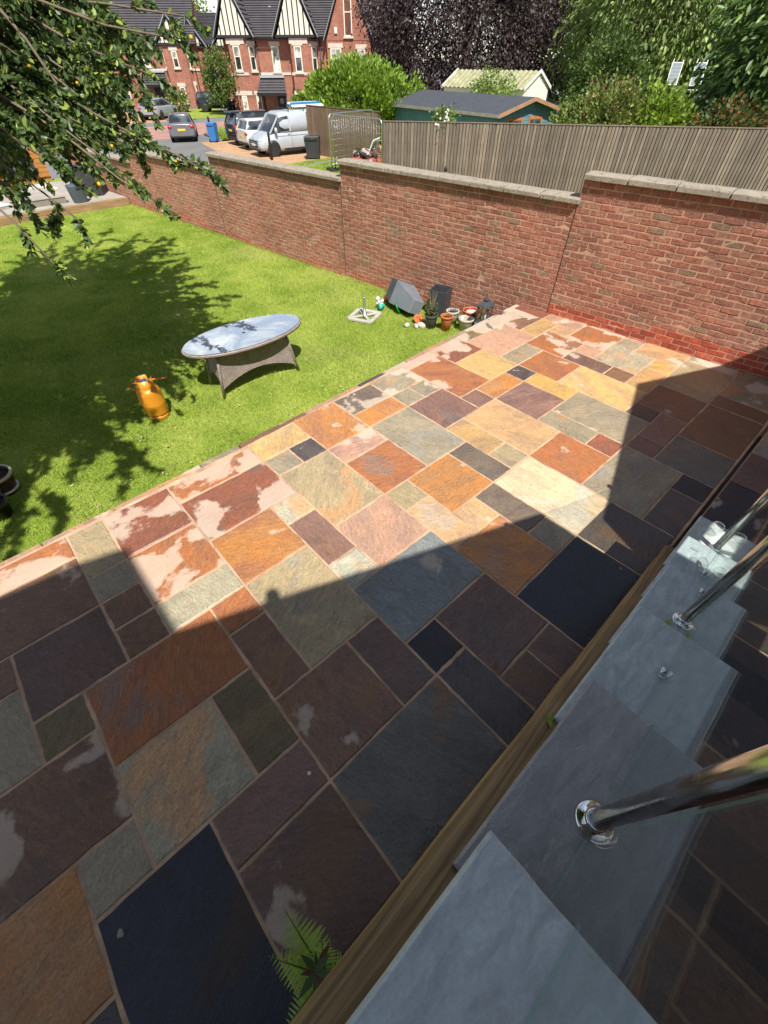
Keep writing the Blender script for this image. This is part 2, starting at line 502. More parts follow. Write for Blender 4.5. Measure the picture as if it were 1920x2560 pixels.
def m_pane(name='balustrade_glass', tint=(0.93, 0.975, 0.955)):
    """clear sheet: Fresnel reflection over straight-through transmission"""
    n = NT(name)
    n.n.remove(n.b)
    ge = n.new('NewGeometry')
    ior = n.ramp(ge.outputs['Backfacing'], 0.0, 1.0, 1.5, 1 / 1.5, False)
    fr = n.new('Fresnel'); n.put(ior, fr.inputs[0])
    gl = n.new('BsdfGlossy'); gl.inputs['Roughness'].default_value = 0.0; n.put((1, 1, 1), gl.inputs[0])
    tr = n.new('BsdfTransparent'); n.put(tint, tr.inputs[0])
    mx = n.new('MixShader'); n.put(fr.outputs[0], mx.inputs[0])
    n.l.new(tr.outputs[0], mx.inputs[1]); n.l.new(gl.outputs[0], mx.inputs[2])
    n.l.new(mx.outputs[0], n.out.inputs[0]); return n.m
M_GLASS = m_pane()
M_TUMBLER = m_pane('drinking_glass', (0.97, 0.98, 0.98))
def m_gedge():
    n = NT('glass_edge'); n.done((0.30, 0.46, 0.40), 0.12)
    tr = n.new('BsdfTransparent'); n.put((0.75, 0.95, 0.88), tr.inputs[0]); mx = n.new('MixShader'); mx.inputs[0].default_value = 0.45
    n.l.new(n.b.outputs[0], mx.inputs[1]); n.l.new(tr.outputs[0], mx.inputs[2]); n.l.new(mx.outputs[0], n.out.inputs[0]); return n.m
M_GEDGE = m_gedge()
def m_win(name, col=(0.02, 0.024, 0.028)):
    n = NT(name); v = n.coord('Object'); a = n.noise(v, 0.9, 3, 0.5)
    c = n.mix(n.ramp(a, 0.42, 0.6), col, tuple(min(1, x * 4 + 0.02) for x in col))
    return n.done(c, 0.04, None, 0.0, 0.9)
M_WIN = m_win('window_glass')
M_WINL = m_win('curtained_window_glass', (0.17, 0.18, 0.175))
def paint(name, col, rough=0.28, coat=0.6, flake=0.04):
    n = NT(name); v = n.coord(); a = n.noise(v, 3, 4, 0.5)
    c = n.hsv(col, 0.5, 1, n.ramp(a, 0.3, 0.7, 1 - flake, 1 + flake, False))
    n.done(c, rough, None, 0.15)
    n.b.inputs['Coat Weight'].default_value = coat; n.b.inputs['Coat Roughness'].default_value = 0.05
    return n.m
M_BLACKP = basic('black_plastic', (0.022, 0.022, 0.024), 0.45, 0.2, 12, 0.1)
M_TYRE = basic('tyre_rubber', (0.02, 0.02, 0.02), 0.8, 0.2, 20, 0.2)
M_DGREY = basic('dark_grey_paint', (0.05, 0.055, 0.06), 0.5, 0.15, 10, 0.1)
M_WHITE = basic('white_paint', (0.75, 0.74, 0.70), 0.5, 0.06, 6, 0.05)
M_CREAM = basic('cream_frame', (0.72, 0.66, 0.50), 0.45, 0.05, 6, 0.0)
M_RENDER = basic('cream_render', (0.70, 0.655, 0.53), 0.8, 0.07, 2, 0.1)
M_BLKTIM = basic('black_timber', (0.016, 0.016, 0.018), 0.6, 0.2, 8, 0.1)
M_STONE = basic('pale_dressed_stone', (0.58, 0.50, 0.42), 0.85, 0.1, 3, 0.15)
M_LEAD = basic('lead_flashing', (0.36, 0.38, 0.41), 0.5, 0.12, 5, 0.1)
M_GUTTER = basic('black_gutter', (0.014, 0.014, 0.015), 0.35, 0.1, 8, 0)
M_STEELF = basic('timber_dark_base', (0.05, 0.04, 0.03), 0.9, 0.2, 6, 0.3)
# ------------------------------------------------------------------ patio
SLABC = dict(   # wet stone colours
    red=lin(160, 98, 72), redd=lin(140, 78, 52), orange=lin(204, 136, 66), orb=lin(186, 116, 66), gold=lin(222, 180, 108),
    yel=lin(226, 176, 88), tan=lin(218, 172, 116), cream=lin(240, 204, 158), pink=lin(205, 158, 128), purp=lin(152, 114, 98),
    olive=lin(186, 164, 122), grey=lin(174, 158, 128), gold2=lin(198, 158, 98), green=lin(192, 180, 148), dark=lin(100, 90, 86),
    navy=lin(58, 58, 68), brown=lin(146, 108, 82), teal=lin(122, 118, 108), gry2=lin(134, 116, 98), spk=lin(190, 186, 160),
    blue=lin(140, 144, 140), dolive=lin(138, 116, 78), choc=lin(130, 98, 86))
SLABS = [ # u0, v0, u1, v1, colour, dryness
 (-1,0,0,2,'olive',.15),(-1,-1,0,0,'grey',.1),(-1,-2,0,-1,'brown',.1),(-1,-3,0,-2,'brown',.45),(0,0,2,2,'red',.62),(0,-2,2,0,'orb',.55),
 (0,-3,2,-2,'green',.35),(2,1,5,2,'orb',.78),(2,-1,5,1,'red',.42),(4,-2,5,-1,'spk',.1),(2,-3,4,-1,'orange',.3),(4,-4,5,-2,'purp',.15),
 (1,-4,2,-3,'orb',.2),(2,-6,4,-3,'olive',.12),(1,-6,2,-4,'brown',.1),(-2,-5,1,-3,'orb',.1),(0,-7,1,-5,'dolive',.1),(-2,-7,0,-5,'green',.1),
 (-1,-8,1,-7,'purp',.1),(-1,-10,1,-8,'choc',.25),(-3,-10,-1,-7,'navy',.1),(-3,-7,-2,-6,'grey',.1),(-5,-8,-3,-6,'orange',.2),(-5,-10,-3,-8,'dark',.1),
 (-5,-6,-2,-4,'brown',.45),(-3,-4,-2,-3,'dolive',.1),(-3,-3,-1,-1,'choc',.1),(-4,-2,-3,-1,'brown',.1),(-5,-4,-3,-2,'grey',.1),(-4,-1,-1,1,'brown',.3),
 (-4,1,-1,2,'orb',.5),(-6,-2,-4,1,'grey',.2),(-6,1,-4,2,'red',.3),(-7,-4,-5,-2,'brown',.2),(-7,-7,-5,-4,'purp',.2),(-7,-10,-5,-7,'grey',.2),(-8,-2,-6,2,'tan',.3),
 (5,1,7,2.2,'gold',.35),(5,0,6,1,'grey',.1),(6,0,7,1,'dark',.1),(7,0,9,2.3,'orange',.3),(5,-3,7,0,'olive',.1),(7,-1,9,0,'pink',.5),
 (7,-3,9,-1,'orb',.1),(5,-5,7,-3,'pink',.1),(4,-5,5,-4,'spk',.1),(4,-7,7,-5,'blue',.15),(3,-8,4,-6,'choc',.2),(4,-8,5,-7,'navy',.1),
 (1,-8,3,-6,'brown',.35),(1,-10,4,-8,'teal',.1),(4,-10,5,-8,'dark',.1),(5,-9,7,-7,'choc',.1),(5,-10,6,-9,'choc',.1),(6,-10,7,-9,'choc',.1),
 (7,-10,10,-8,'navy',.1),(9,-8,10,-7,'grey',.1),(7,-8,9,-6,'orange',.1),(7,-4,8,-3,'olive',.1),(7,-6,8,-4,'tan',.1),(8,-6,9,-5,'tan',.1),
 (8,-5,10,-3,'orange',.1),(9,-7,10,-5,'gry2',.1),(10,-5,11,-3,'gry2',.1),(9,-3,11,0,'grey',.1),(9,0,11,1,'orange',.1),(9,1,11,2.3,'gry2',.45),
 (11,0,12,1,'grey',.2),(12,0,13,1,'grey',.25),(11,1,13,2.4,'grey',.5),(11,-2,13,0,'purp',.1),(11,-4,12,-2,'gold2',.1),(11,-5,12,-4,'olive',.1),
 (12,-5,14,-2,'tan',.12),(13,-2,14,-1,'purp',.1),(13,-1,15,2,'orb',.35),(13,2,15,2.55,'red',.55),(14,-2,16,-1,'orange',.15),(14,-4,16,-2,'purp',.1),
 (16,-4,17,-2,'yel',.1),(16,-2,17,-1,'dark',.1),(15,-1,17,1,'gold',.2),(15,1,17,2.6,'red',.45),(17,0,20,2,'pink',.2),(17,2,20,2.72,'dolive',.45),
 (17,-1,19,0,'grey',.1),(19,-2,21,0,'orb',.42),(17,-3,19,-1,'orb',.25),(17,-6,19,-3,'gold',.1),(19,-4,20,-2,'choc',.35),(19,-5,20,-4,'brown',.1),
 (20,-3,21,-2,'pink',.15),(20,-5,22,-3,'green',.35),(19,-6,21,-5,'gold2',.1),(21,-6,22,-5,'yel',.3),(21,-3,23,-1,'orb',.48),(21,-1,22,0,'tan',.2),
 (20,0,22,1,'gold2',.1),(20,1,22,2.8,'brown',.6),(22,1,23.2,2.85,'red',.25),(22,-1,23.3,1,'pink',.6),(23,-3,24,-1,'pink',.7),(22,-4,23,-3,'grey',.1),
 (23,-4,24.4,-3,'pink',.6),(22,-6,24.2,-4,'tan',.35),(24.2,-6,24.6,-4,'cream',.6),(17,-7,18,-6,'dark',.1),(14,-6,15,-4,'grey',.1),(15,-7,17,-4,'grey',.2),
 (14,-7,15,-6,'red',.1),(12,-7,14,-5,'orb',.1),(10,-8,12,-5,'cream',.1),(12,-9,15,-7,'grey',.1),(10,-10,12,-8,'dark',.1),(12,-10,14,-9,'dark',.1),
 (14,-10,15,-9,'navy',.1),(15,-10,17,-8,'teal',.1),(15,-8,16,-7,'purp',.1),(16,-8,18,-7,'purp',.1),(18,-8,20,-6,'brown',.1),(20,-8,23,-6,'olive',.35),
 (23,-8,25,-6,'green',.5),(17,-10,20,-8,'brown',.1),(20,-10,21,-8,'brown',.15),(21,-10,25,-8,'grey',.45)]

def slab_mesh(w, d, t, seed, n=9, rough=1.0):
    rd = random.Random(seed)
    def ring(inset, z, jit):
        p = []
        cs = [(-w/2+inset, -d/2+inset), (w/2-inset, -d/2+inset), (w/2-inset, d/2-inset), (-w/2+inset, d/2-inset)]
        for k in range(4):
            a, b = cs[k], cs[(k+1) % 4]
            nx, ny = (b[1]-a[1]), -(b[0]-a[0]); L = math.hypot(nx, ny); nx /= L; ny /= L
            for i in range(n):
                f = i / n
                j = jit[k][i]
                p.append((a[0]+(b[0]-a[0])*f+nx*j, a[1]+(b[1]-a[1])*f+ny*j, z))
        return p
    jit = [[(rd.uniform(-0.004, 0.003) if rd.random() < .85 else rd.uniform(-.010, -.004)) for i in range(n)] for k in range(4)]
    jit = [[q*rough for q in row] for row in jit]
    for k in range(4): jit[k][0] = -0.002*rough
    b = MB(); N = 4*n
    r0 = ring(0, -t, jit); r1 = ring(0, -0.006, jit); r2 = ring(0.007, 0, jit)
    b.add(r0+r1+r2, [tuple(range(N-1, -1, -1)), tuple(range(2*N, 3*N))] +
          [(i, (i+1) % N, N+(i+1) % N, N+i) for i in range(N)] + [(N+i, N+(i+1) % N, 2*N+(i+1) % N, 2*N+i) for i in range(N)])
    return b.mesh('paving_slab', M_SLAB)

patio = empty('patio', (0, 0, 0)); tag(patio, kind='structure')
pb = MB()
pb.prism([(-8.2*G, -10.05*G), (24.6*G, -10.05*G), (23.5*G, 2.86*G), (13*G, 2.52*G), (5*G, 2.16*G), (-8.2*G, 1.98*G)], LAWN-0.06, -0.0055)
pb.build('mortar_bed', M_JOINT, patio)
def lay(parent, u0, v0, u1, v1, colr, dry, z=0.0, seed=0, gap=0.0145):
    w, d = (u1-u0)*G-gap, (v1-v0)*G-gap
    o = link('slab', slab_mesh(w, d, 0.03, seed, 9, .7), parent, ((u0+u1)/2*G, (v0+v1)/2*G, z+random.uniform(-0.002, 0.003)),
             (random.uniform(-.002, .002), random.uniform(-.002, .002), random.uniform(-.002, .002)))
    c = SLABC[colr]; k = 0.80*random.uniform(0.93, 1.07); g = 0.3*c[0]+0.59*c[1]+0.11*c[2]
    o.color = (*[(v*0.90+g*0.10)*k for v in c], dry)
    return o
for i, s in enumerate(SLABS):
    s = s[:5]+(s[5]+(.10 if s[5] >= .4 else 0),); lay(patio, *s, seed=i)

# edging stones between the patio and the lawn
def edge_v(u):
    return float(np.interp(u, [-8, 0, 5, 9, 13, 15, 17, 20, 23.4], [1.98, 2.0, 2.16, 2.3, 2.46, 2.58, 2.66, 2.76, 2.86]))
u = -8.0; k = 0
while u < 23.0:
    L = random.choice([1.5, 2.0, 2.4, 2.9]); u2 = min(u+L, 23.2)
    um = (u+u2)/2; a = math.atan2((edge_v(u2)-edge_v(u)), (u2-u))
    w = (u2-u)*G-0.012
    o = link('kerb_stone', slab_mesh(w, 0.085, 0.12, 500+k, 4), patio, (um*G, edge_v(um)*G+0.048, -0.012), (0, 0, a))
    c = SLABC[random.choice(['pink', 'grey', 'red', 'pink', 'teal', 'brown', 'dark'])]
    o.color = (c[0]*.7, c[1]*.7, c[2]*.7, random.choice([.2, .5, .75])); u = u2; k += 1

# raised landing beyond the foot of the steps
landing = empty('landing', (0, 0, 0)); tag(landing, kind='structure')
lb = MB(); lb.box(3.76, 7.6, -4.45, -3.10, -0.05, 0.118); lb.build('landing_base', M_JOINT, landing)
ls = [(12.3,-12,15,-10.15,'navy',.2),(15,-11.2,17,-10.15,'choc',.35),(15,-12.6,17,-11.2,'blue',.3),(17,-12,20,-10.15,'grey',.4),(20,-11.5,22,-10.15,'teal',.3),
      (22,-12.2,25,-10.15,'brown',.2),(12.3,-14.5,14,-12,'navy',.2),(14,-14.5,17,-12.6,'choc',.2),(17,-14.5,19,-12,'teal',.2),(19,-14.5,22,-12.2,'brown',.2),(22,-14.5,25,-12.2,'grey',.2)]
for i, s in enumerate(ls): lay(landing, *s, z=0.142, seed=700+i)

# grit washed up against the foot of the beam
gr = MB(); rd = random.Random(3)
for i in range(420):
    x = rd.uniform(0.4, 3.7); r = rd.uniform(0.003, 0.009)
    gr.blob((x, -3.035+rd.uniform(-.02, .035)*rd.random(), r*0.4), (r, r*rd.uniform(.6, 1), r*.7), 5, 3, 0.2, rd)
tag(gr.build('grit', basic('grit', (0.16, 0.12, 0.08), 0.9, 0.4, 30, 0.2)), 'loose brown grit along the patio edge under the raked beam', 'grit', kind='stuff')
# ------------------------------------------------------------------ lawn
lawn = MB()
lawn.add([(-14, 0.5, LAWN), (7.2, 0.5, LAWN), (5.0, 22, LAWN), (-14, 22, LAWN)], [(0, 1, 2, 3)])
lo = lawn.build('lawn', M_LAWN); tag(lo, kind='structure')

def wall_x(y): return 6.95 - 0.1*(y-0.38)
def grass(name, n, xr, yr, zf, hmin, hmax, wd, label, inside, seed=1, tint=1.0):
    r = np.random.default_rng(seed)
    x = r.uniform(*xr, n); y = r.uniform(*yr, n)
    ok = inside(x, y); x = x[ok]; y = y[ok]; n = len(x)
    a = r.uniform(0, 2*np.pi, n); h = r.uniform(hmin, hmax, n); w = r.uniform(wd*.6, wd*1.3, n)
    wx = 6.95 - 0.1*(y-0.38)
    edge = np.interp(x/G, [-8, 0, 5, 9, 13, 17, 23.4], [1.98, 2.0, 2.16, 2.3, 2.46, 2.66, 2.86])*G+.095
    tuft = (np.sin(x*3.3+np.cos(y*2.7)*2)*np.sin(y*3.9+np.sin(x*2.3)*2) > .82)
    if name == 'lawn_grass': h = h*np.where(((y-edge) < .07) | ((wx-x) < .10), 1.9, 1.0)*np.where(tuft, 1.7, 1.0)
    lean = r.uniform(0.35, 1.5, n)*h; la = r.uniform(0, 2*np.pi, n)
    z = zf(x, y) if callable(zf) else np.full(n, zf)
    B = np.stack([x, y, z], 1)
    s = np.stack([np.cos(a)*w, np.sin(a)*w, 0*w], 1)
    T = B + np.stack([np.cos(la)*lean, np.sin(la)*lean, h], 1)
    V = np.stack([B-s, B+s, T], 1).reshape(-1, 3)
    F = np.arange(3*n).reshape(-1, 3)
    # patches of lusher and yellower grass
    ph = np.sin(x*0.9-y*.6)*.5+np.sin(x*2.1+np.sin(y*1.3)*1.7)*np.sin(y*1.7+1.1*np.sin(x*1.9)) + 0.6*np.sin(x*5.3+y*3.1)*np.sin(y*4.7-x*2.2)
    t = np.clip(0.5+0.35*ph+r.normal(0, 0.22, n), 0, 1)[:, None]
    c = (1-t)*np.array([0.155, 0.27, 0.03]) + t*np.array([0.42, 0.50, 0.10])
    dryb = (r.uniform(0, 1, n) < 0.08)
    c[dryb] = np.array([0.46, 0.43, 0.2])
    c *= r.uniform(0.75, 1.2, n)[:, None]*tint
    o = link(name, np_mesh(name, V, F, M_BLADE, c))
    return tag(o, label, 'grass', kind='stuff')
def in_lawn(x, y):
    ev = np.interp(x/G, [-8, 0, 5, 9, 13, 17, 23.4], [1.98, 2.0, 2.16, 2.3, 2.46, 2.66, 2.86])*G
    d = np.hypot(x-0.23, y+3.0)
    keep = np.random.default_rng(9).uniform(0, 1, len(x)) < np.clip((9.0/d)**1.3, 0.12, 1)
    return (y > ev+0.088) & (x < wall_x(y)-0.01) & (y < 15.3) & keep & (x > -0.6*y*0.35-1.6)
grass('lawn_grass', 520000, (-5, 7), (0.7, 15.3), LAWN, 0.018, 0.05, 0.0042, 'short mown green grass of the garden lawn', in_lawn)

# dry clippings and fallen petals on the grass beside the patio
cl = MB(); rd = random.Random(21)
for i in range(260):
    x = rd.uniform(-0.6, 6.2); y = edge_v(x/G)*G + 0.12 + abs(rd.gauss(0, 0.75))
    if x > wall_x(y)-.1: continue
    a = rd.uniform(0, 6.28); L = rd.uniform(.008, .028); w = L*rd.uniform(.25, .6); z = LAWN+rd.uniform(.03, .05)
    cl.col = rd.choice([(0.62, 0.56, 0.44), (0.5, 0.42, 0.28), (0.66, 0.62, 0.55), (0.36, 0.18, 0.1)])
    c, s = math.cos(a), math.sin(a)
    cl.add([(x-c*L, y-s*L, z), (x+s*w, y-c*w, z+.004), (x+c*L, y+s*L, z), (x-s*w, y+c*w, z+.006)], [(0, 1, 2, 3)])
tag(cl.build('clippings', M_BLADE), 'pale dry clippings scattered on the grass beside the patio', 'clippings', kind='stuff')

# ------------------------------------------------------------------ garden wall
WANG = math.atan2(1.0, -0.1)
gw = empty('garden_wall', (6.95, 0.38, LAWN), WANG, 'long stepped red brick garden wall with pale stone coping', 'wall')
COURSE, BL = 0.075, 0.225
SECT = [(-4.6, 0.0, 1.74), (0.0, 4.76, 1.47), (4.76, 9.45, 1.21), (9.45, 14.1, 0.94), (14.1, 19.0, 0.67)]   # from, to, top of brickwork
CORE = MB()
for a, b, zt in SECT:
    CORE.box(a+0.003, b-0.003, -0.215, -0.0035, -0.25, zt-LAWN)
CORE.build('mortar_core', M_BMORT, gw)
BRC = [lin(158, 105, 86), lin(161, 110, 91), lin(153, 100, 82), lin(163, 107, 86), lin(151, 103, 86), lin(158, 112, 92), lin(156, 100, 80), lin(161, 113, 92), lin(139, 110, 88), lin(145, 117, 93)]
BRW = [14, 14, 12, 12, 10, 10, 8, 9, 3, 2]
REDC = [lin(176, 84, 62), lin(168, 78, 58), lin(182, 94, 70), lin(160, 74, 56)]
def brick_shape(b, x0, x1, z0, z1, rd, y1):
    """brick with a slightly uneven face"""
    j = lambda s: rd.uniform(-s, s)
    e = 0.004
    f = [(x0+j(.002), y1-e, z0+j(.002)), (x1+j(.002), y1-e, z0+j(.002)), (x1+j(.002), y1-e, z1+j(.002)), (x0+j(.002), y1-e, z1+j(.002))]
    m = [(x0+.007, y1+j(.002), z0+.006), ((x0+x1)/2, y1+j(.004), z0+.006+j(.003)), (x1-.007, y1+j(.002), z0+.006), (x1-.007, y1+j(.002), z1-.006), ((x0+x1)/2, y1+j(.004), z1-.006+j(.003)), (x0+.007, y1+j(.002), z1-.006)]
    bk = [(x0, y1-.1, z0), (x1, y1-.1, z0), (x1, y1-.1, z1), (x0, y1-.1, z1)]
    v = bk+f+m
    fc = [(0, 1, 5, 4), (1, 2, 6, 5), (2, 3, 7, 6), (3, 0, 4, 7),
          (4, 5, 10, 9, 8), (5, 6, 11, 10), (6, 7, 13, 12, 11), (7, 4, 8, 13), (8, 9, 10, 11, 12, 13)]
    b.add([(p[0], p[1], p[2]) for p in v], [tuple(reversed(q)) for q in fc])
VAR = {}
def brick_variant(length, red):
    key = (round(length, 4), red)
    if key not in VAR:
        L = []
        for i in range(18 if not red else 6):
            b = MB(); rd = random.Random(i*7+int(length*1000))
            b.col = rd.choices(BRC, BRW)[0] if not red else rd.choice(REDC)
            kf = 1.12*rd.uniform(.9, 1.1); b.col = tuple(c*kf for c in b.col)
            brick_shape(b, -length/2, length/2, -0.032, 0.032, rd, 0)
            L.append(b.mesh('brick', M_BRICK))
        VAR[key] = L
    return random.choice(VAR[key])
allb = []
for si, (a, b, zt) in enumerate(SECT):
    n = int((zt-LAWN+0.1)/COURSE)
    for k in range(n):
        zc = zt-LAWN - (k+0.5)*COURSE
        zw = zc+LAWN
        off = 0 if k % 2 else -BL/2
        x = a+off
        while x < b-0.02:
            x0, x1 = max(x, a)+0.005, min(x+BL, b)-0.005
            x += BL
            if x1-x0 < 0.02: continue
            ww = (x0+x1)/2
            if si == 0: red = zw < (0.155 if ww > -1.45 else 0.235)
            else: red = zw < LAWN+0.15+0.06*math.sin(ww*0.7) and random.random() < .8
            if si == 0 and zw < -0.05: continue
            if zw < LAWN-0.02: continue
            allb.append((ww, zc, x1-x0, red, si))
cpos = Vector((0.2304, -2.9971, 2.8537))
wd = Vector((math.cos(WANG), math.sin(WANG), 0)); wo = Vector((6.95, 0.38, LAWN))
allb.sort(key=lambda t: (wo+wd*t[0]+Vector((0, 0, t[1]))-cpos).length)
allb = [t for t in allb]
near = [t for t in allb if t[0] > -2.35][:300]; rest = [t for t in allb if t not in set(near)]
for ww, zc, L, red, si in near:
    o = link('brick', brick_variant(L, red), gw, (ww, random.uniform(-.002, .003), zc))
rb = MB(); rd = random.Random(5)
for ww, zc, L, red, si in rest:
    rb.col = rd.choices(BRC, BRW)[0] if not red else (rd.choice(REDC) if si == 0 else lin(164, 96, 74))
    kf = 1.12*rd.uniform(.9, 1.1); rb.col = tuple(c*kf for c in rb.col)
    brick_shape(rb, ww-L/2, ww+L/2, zc-.032, zc+.032, rd, rd.uniform(-.002, .003))
tag(rb.build('far_bricks', M_BRICK, gw), kind='stuff')
# coping stones with a weathered slope to each side
for a, b, zt in SECT:
    n = max(1, round((b-a+0.03)/0.595)); L = (b-a+0.045)/n
    for i in range(n):
        c = MB(); w = L-0.020; rd = random.Random(i*13+int(zt*100))
        j = lambda s=.004: rd.uniform(-s, s)
        y0, y1 = -0.275, 0.062
        prof = [(y0, 0), (y1, 0), (y1, .052+j()), (y1-.012, .062+j()), ((y0+y1)/2, .074), (y0+.012, .062+j()), (y0, .052)]
        v = []; N = 6
        for k in range(N):
            xx = -w/2 + w*k/(N-1)
            for (yy, zz) in prof:
                v.append((xx+(j(.003) if k in (0, N-1) else 0), yy+j(.003), zz+(j(.003) if zz > 0 else 0)))
        P = len(prof)
        f = [tuple(range(P-1, -1, -1)), tuple((N-1)*P+q for q in range(P))]
        for k in range(N-1):
            for q in range(P):
                f.append((k*P+q, k*P+(q+1) % P, (k+1)*P+(q+1) % P, (k+1)*P+q))
        c.add(v, [tuple(reversed(t)) for t in f])
        c.build('coping_stone', M_COPING, gw, (a-0.045+L*(i+.5), 0, zt-LAWN+0.008+j(.003)), (0, 0, j(.004)), 0.004)
    # bed joint under the coping
    cj = MB(); cj.box(a, b, -.212, -.006, zt-LAWN-.002, zt-LAWN+.009); cj.build('bed_joint', M_BMORT, gw)

# movement joints between the sections
for (a, b, zt), (a2, b2, zt2) in zip(SECT[:-1], SECT[1:]):
    j = MB(); j.box(b-.0055, b+.0055, -.05, .0015, 0, min(zt, zt2)-LAWN); j.build('movement_joint', M_STEELF, gw)
# ------------------------------------------------------------------ stepped coping, balustrade
RISE, GOING = 0.283, 0.65
def tread_far(k): return 3.718 - GOING*(6-k)          # k = 6 lowest .. 1 highest
fl = empty('stepped_parapet', (0, 0, 0), 0, 'stepped parapet with grey riven coping slabs beside the patio', 'parapet')
GREYS = {0: (0.25, 0.275, 0.29), 1: (0.265, 0.295, 0.31), 2: (0.165, 0.163, 0.165), 3: (0.245, 0.275, 0.28), 4: (0.24, 0.27, 0.275), 5: (0.225, 0.255, 0.26), 6: (0.26, 0.285, 0.27)}
for k in range(6, -2, -1):
    z = RISE*(7-k); x1 = tread_far(k) if k > -1 else tread_far(-1)
    s = slab_mesh(GOING+0.075, 0.395, 0.042, 900+k, 9, .28)
    s.materials.clear(); s.materials.append(M_SLATE)
    o = link('coping_slab', s, fl, (x1-(GOING+0.075)/2, -3.282+random.uniform(-.003, .003), z), (0, random.uniform(-.003, .003), random.uniform(-.004, .004)))
    c = GREYS.get(max(k, 0)); o.color = (*[v*1.85 for v in c], 1)
    b = MB(); b.box(x1-GOING-0.02, x1-0.03, -3.455, -3.125, -0.05 if k == 6 else z-RISE*2.2, z-0.045)
    b.build('parapet_core', M_CONC, fl)

# raked oak beam along the outside of the parapet
bm = MB()
def btop(x): return 1.565-0.434*x
nseg = 34
vv = []; y0, y1 = -3.128, -3.022
rdb = random.Random(4)
for i in range(nseg+1):
    x = -1.1 + (3.46+1.1)*i/nseg; z = btop(x)
    e = rdb.uniform(-.003, .003)
    vv += [(x, y0, z-.22), (x, y1+e, z-.20), (x, y1+e+.002, z-.030), (x, y1-.012+e, z-.007), (x, y1-.035, z+rdb.uniform(-.002, .002)), (x, y1-.07, z+rdb.uniform(-.002, .002)), (x, y0, z)]
P = 7
ff = [tuple(range(P)), tuple(nseg*P+q for q in range(P-1, -1, -1))]
for i in range(nseg):
    for q in range(P): ff.append((i*P+q, (i+1)*P+q, (i+1)*P+(q+1) % P, i*P+(q+1) % P))
bm.add(vv, ff, True)
raked = empty('raked_beam', (0, -3.04, 0), 0, 'brown oak beam rising beside the grey stepped coping', 'beam')
rk = math.atan(0.434)
for v_i, v_ in enumerate(bm.v):
    x_, z_ = v_[0], v_[2]-1.565
    bm.v[v_i] = (x_*math.cos(rk)-z_*math.sin(rk), v_[1]+3.04, x_*math.sin(rk)+z_*math.cos(rk))
bm.build('beam', M_OAK, raked, (0, 0, 1.565), (0, rk, 0))
pk = MB()
for x in (3.1, 2.2, 1.2, 0.2, -0.8): pk.box(x-.05, x+.05, -.08, -.01, -0.02, btop(x)-.16)
pk.build('leg', M_OAK, raked)

# posts
def post(x, z, label):
    r = empty('balustrade_post', (x, -3.29, z), 0, label, 'post', 'posts of the glass balustrade')
    b = MB(); b.lathe([(.052, 0), (.052, .006), (.046, .012), (.03, .018), (.029, .022), (.029, .03), (.0242, .032)], 32)
    b.build('flange', M_CHROME, r)
    b = MB(); b.lathe([(.0242, .02), (.0242, 1.12)], 28); b.lathe([(.0255, 1.12), (.0255, 1.127), (.0, 1.13)], 28, cap0=True, cap1=False)
    b.build('tube', M_STEEL, r)
post(0.752, RISE*5, 'steel balustrade post nearest to the viewer on a grey coping slab')
post(2.09, RISE*3, 'middle steel balustrade post beside a fallen yellow leaf')
post(3.42, RISE*1, 'farthest steel balustrade post beside the drinking glass')

# glass panes with a stepped lower edge
def coping_z(x):
    for k in range(6, -3, -1):
        if x > tread_far(k)-GOING: return RISE*(7-k)
    return RISE*9
def pane(x0, x1, label):
    """outline in x,z: stepped foot, raked head"""
    pts = []
    xs = sorted([x0, x1]+[t for t in [tread_far(k) for k in range(6, -2, -1)] if x0 < t < x1])
    low = []
    for i in range(len(xs)-1):
        z = coping_z((xs[i]+xs[i+1])/2)+0.014
        e = 0.006
        low += [(xs[i]+(e if i else 0), z), (xs[i+1]+(e if i < len(xs)-2 else 0), z)]
    head = lambda x: 2.83-0.434*(x-0.0)+0.02
    poly = low+[(x1, head(x1)), (x0, head(x0))]
    b = MB(); t = 0.0032
    n = len(poly)
    v = [(x, -3.295-t, z) for x, z in poly]+[(x, -3.295+t, z) for x, z in poly]
    b.mi = 0
    b.add(v, [tuple(range(n)), tuple(range(2*n-1, n-1, -1))])
    b.mi = 1
    b.add(v, [(i, n+i, n+(i+1) % n, (i+1) % n) for i in range(n)])
    e = empty('glass_balustrade', ((x0+x1)/2, -3.295, 0), 0, label, 'balustrade', 'panels of the glass balustrade')
    o = b.build('pane', [M_GLASS, M_GEDGE], e, (-(x0+x1)/2, 3.295, 0)); return e
pane(-0.62, 0.700, 'clear glass balustrade pane at the near end of the coping')
pane(0.803, 2.040, 'clear glass balustrade pane between the near and the middle post')
pane(2.140, 3.370, 'clear glass balustrade pane between the middle and the far post')

# small glass supports on the coping
def clampf(x, z, label):
    r = empty('glass_support', (x, -3.295, z), 0.25, label, 'clamp', 'glass supports on the coping')
    b = MB(); b.lathe([(.019, 0), (.019, .004), (.012, .006)], 20); b.build('foot', M_CHROME, r)
    for s in (-1, 1):
        b = MB(); b.lathe([(.016, 0), (.0185, .004), (.0185, .014), (.014, .018)], 22, (0, s*.006, .026), True, ((1, 0, 0), (0, 0, 1), (0, s, 0)))
        b.build('cheek', M_CHROME, r)
clampf(1.516, RISE*4, 'chrome glass support on the third coping slab, nearest of three')
clampf(2.330, RISE*3, 'chrome glass support just beyond the middle post')
clampf(2.790, RISE*2, 'chrome glass support farthest down the coping')

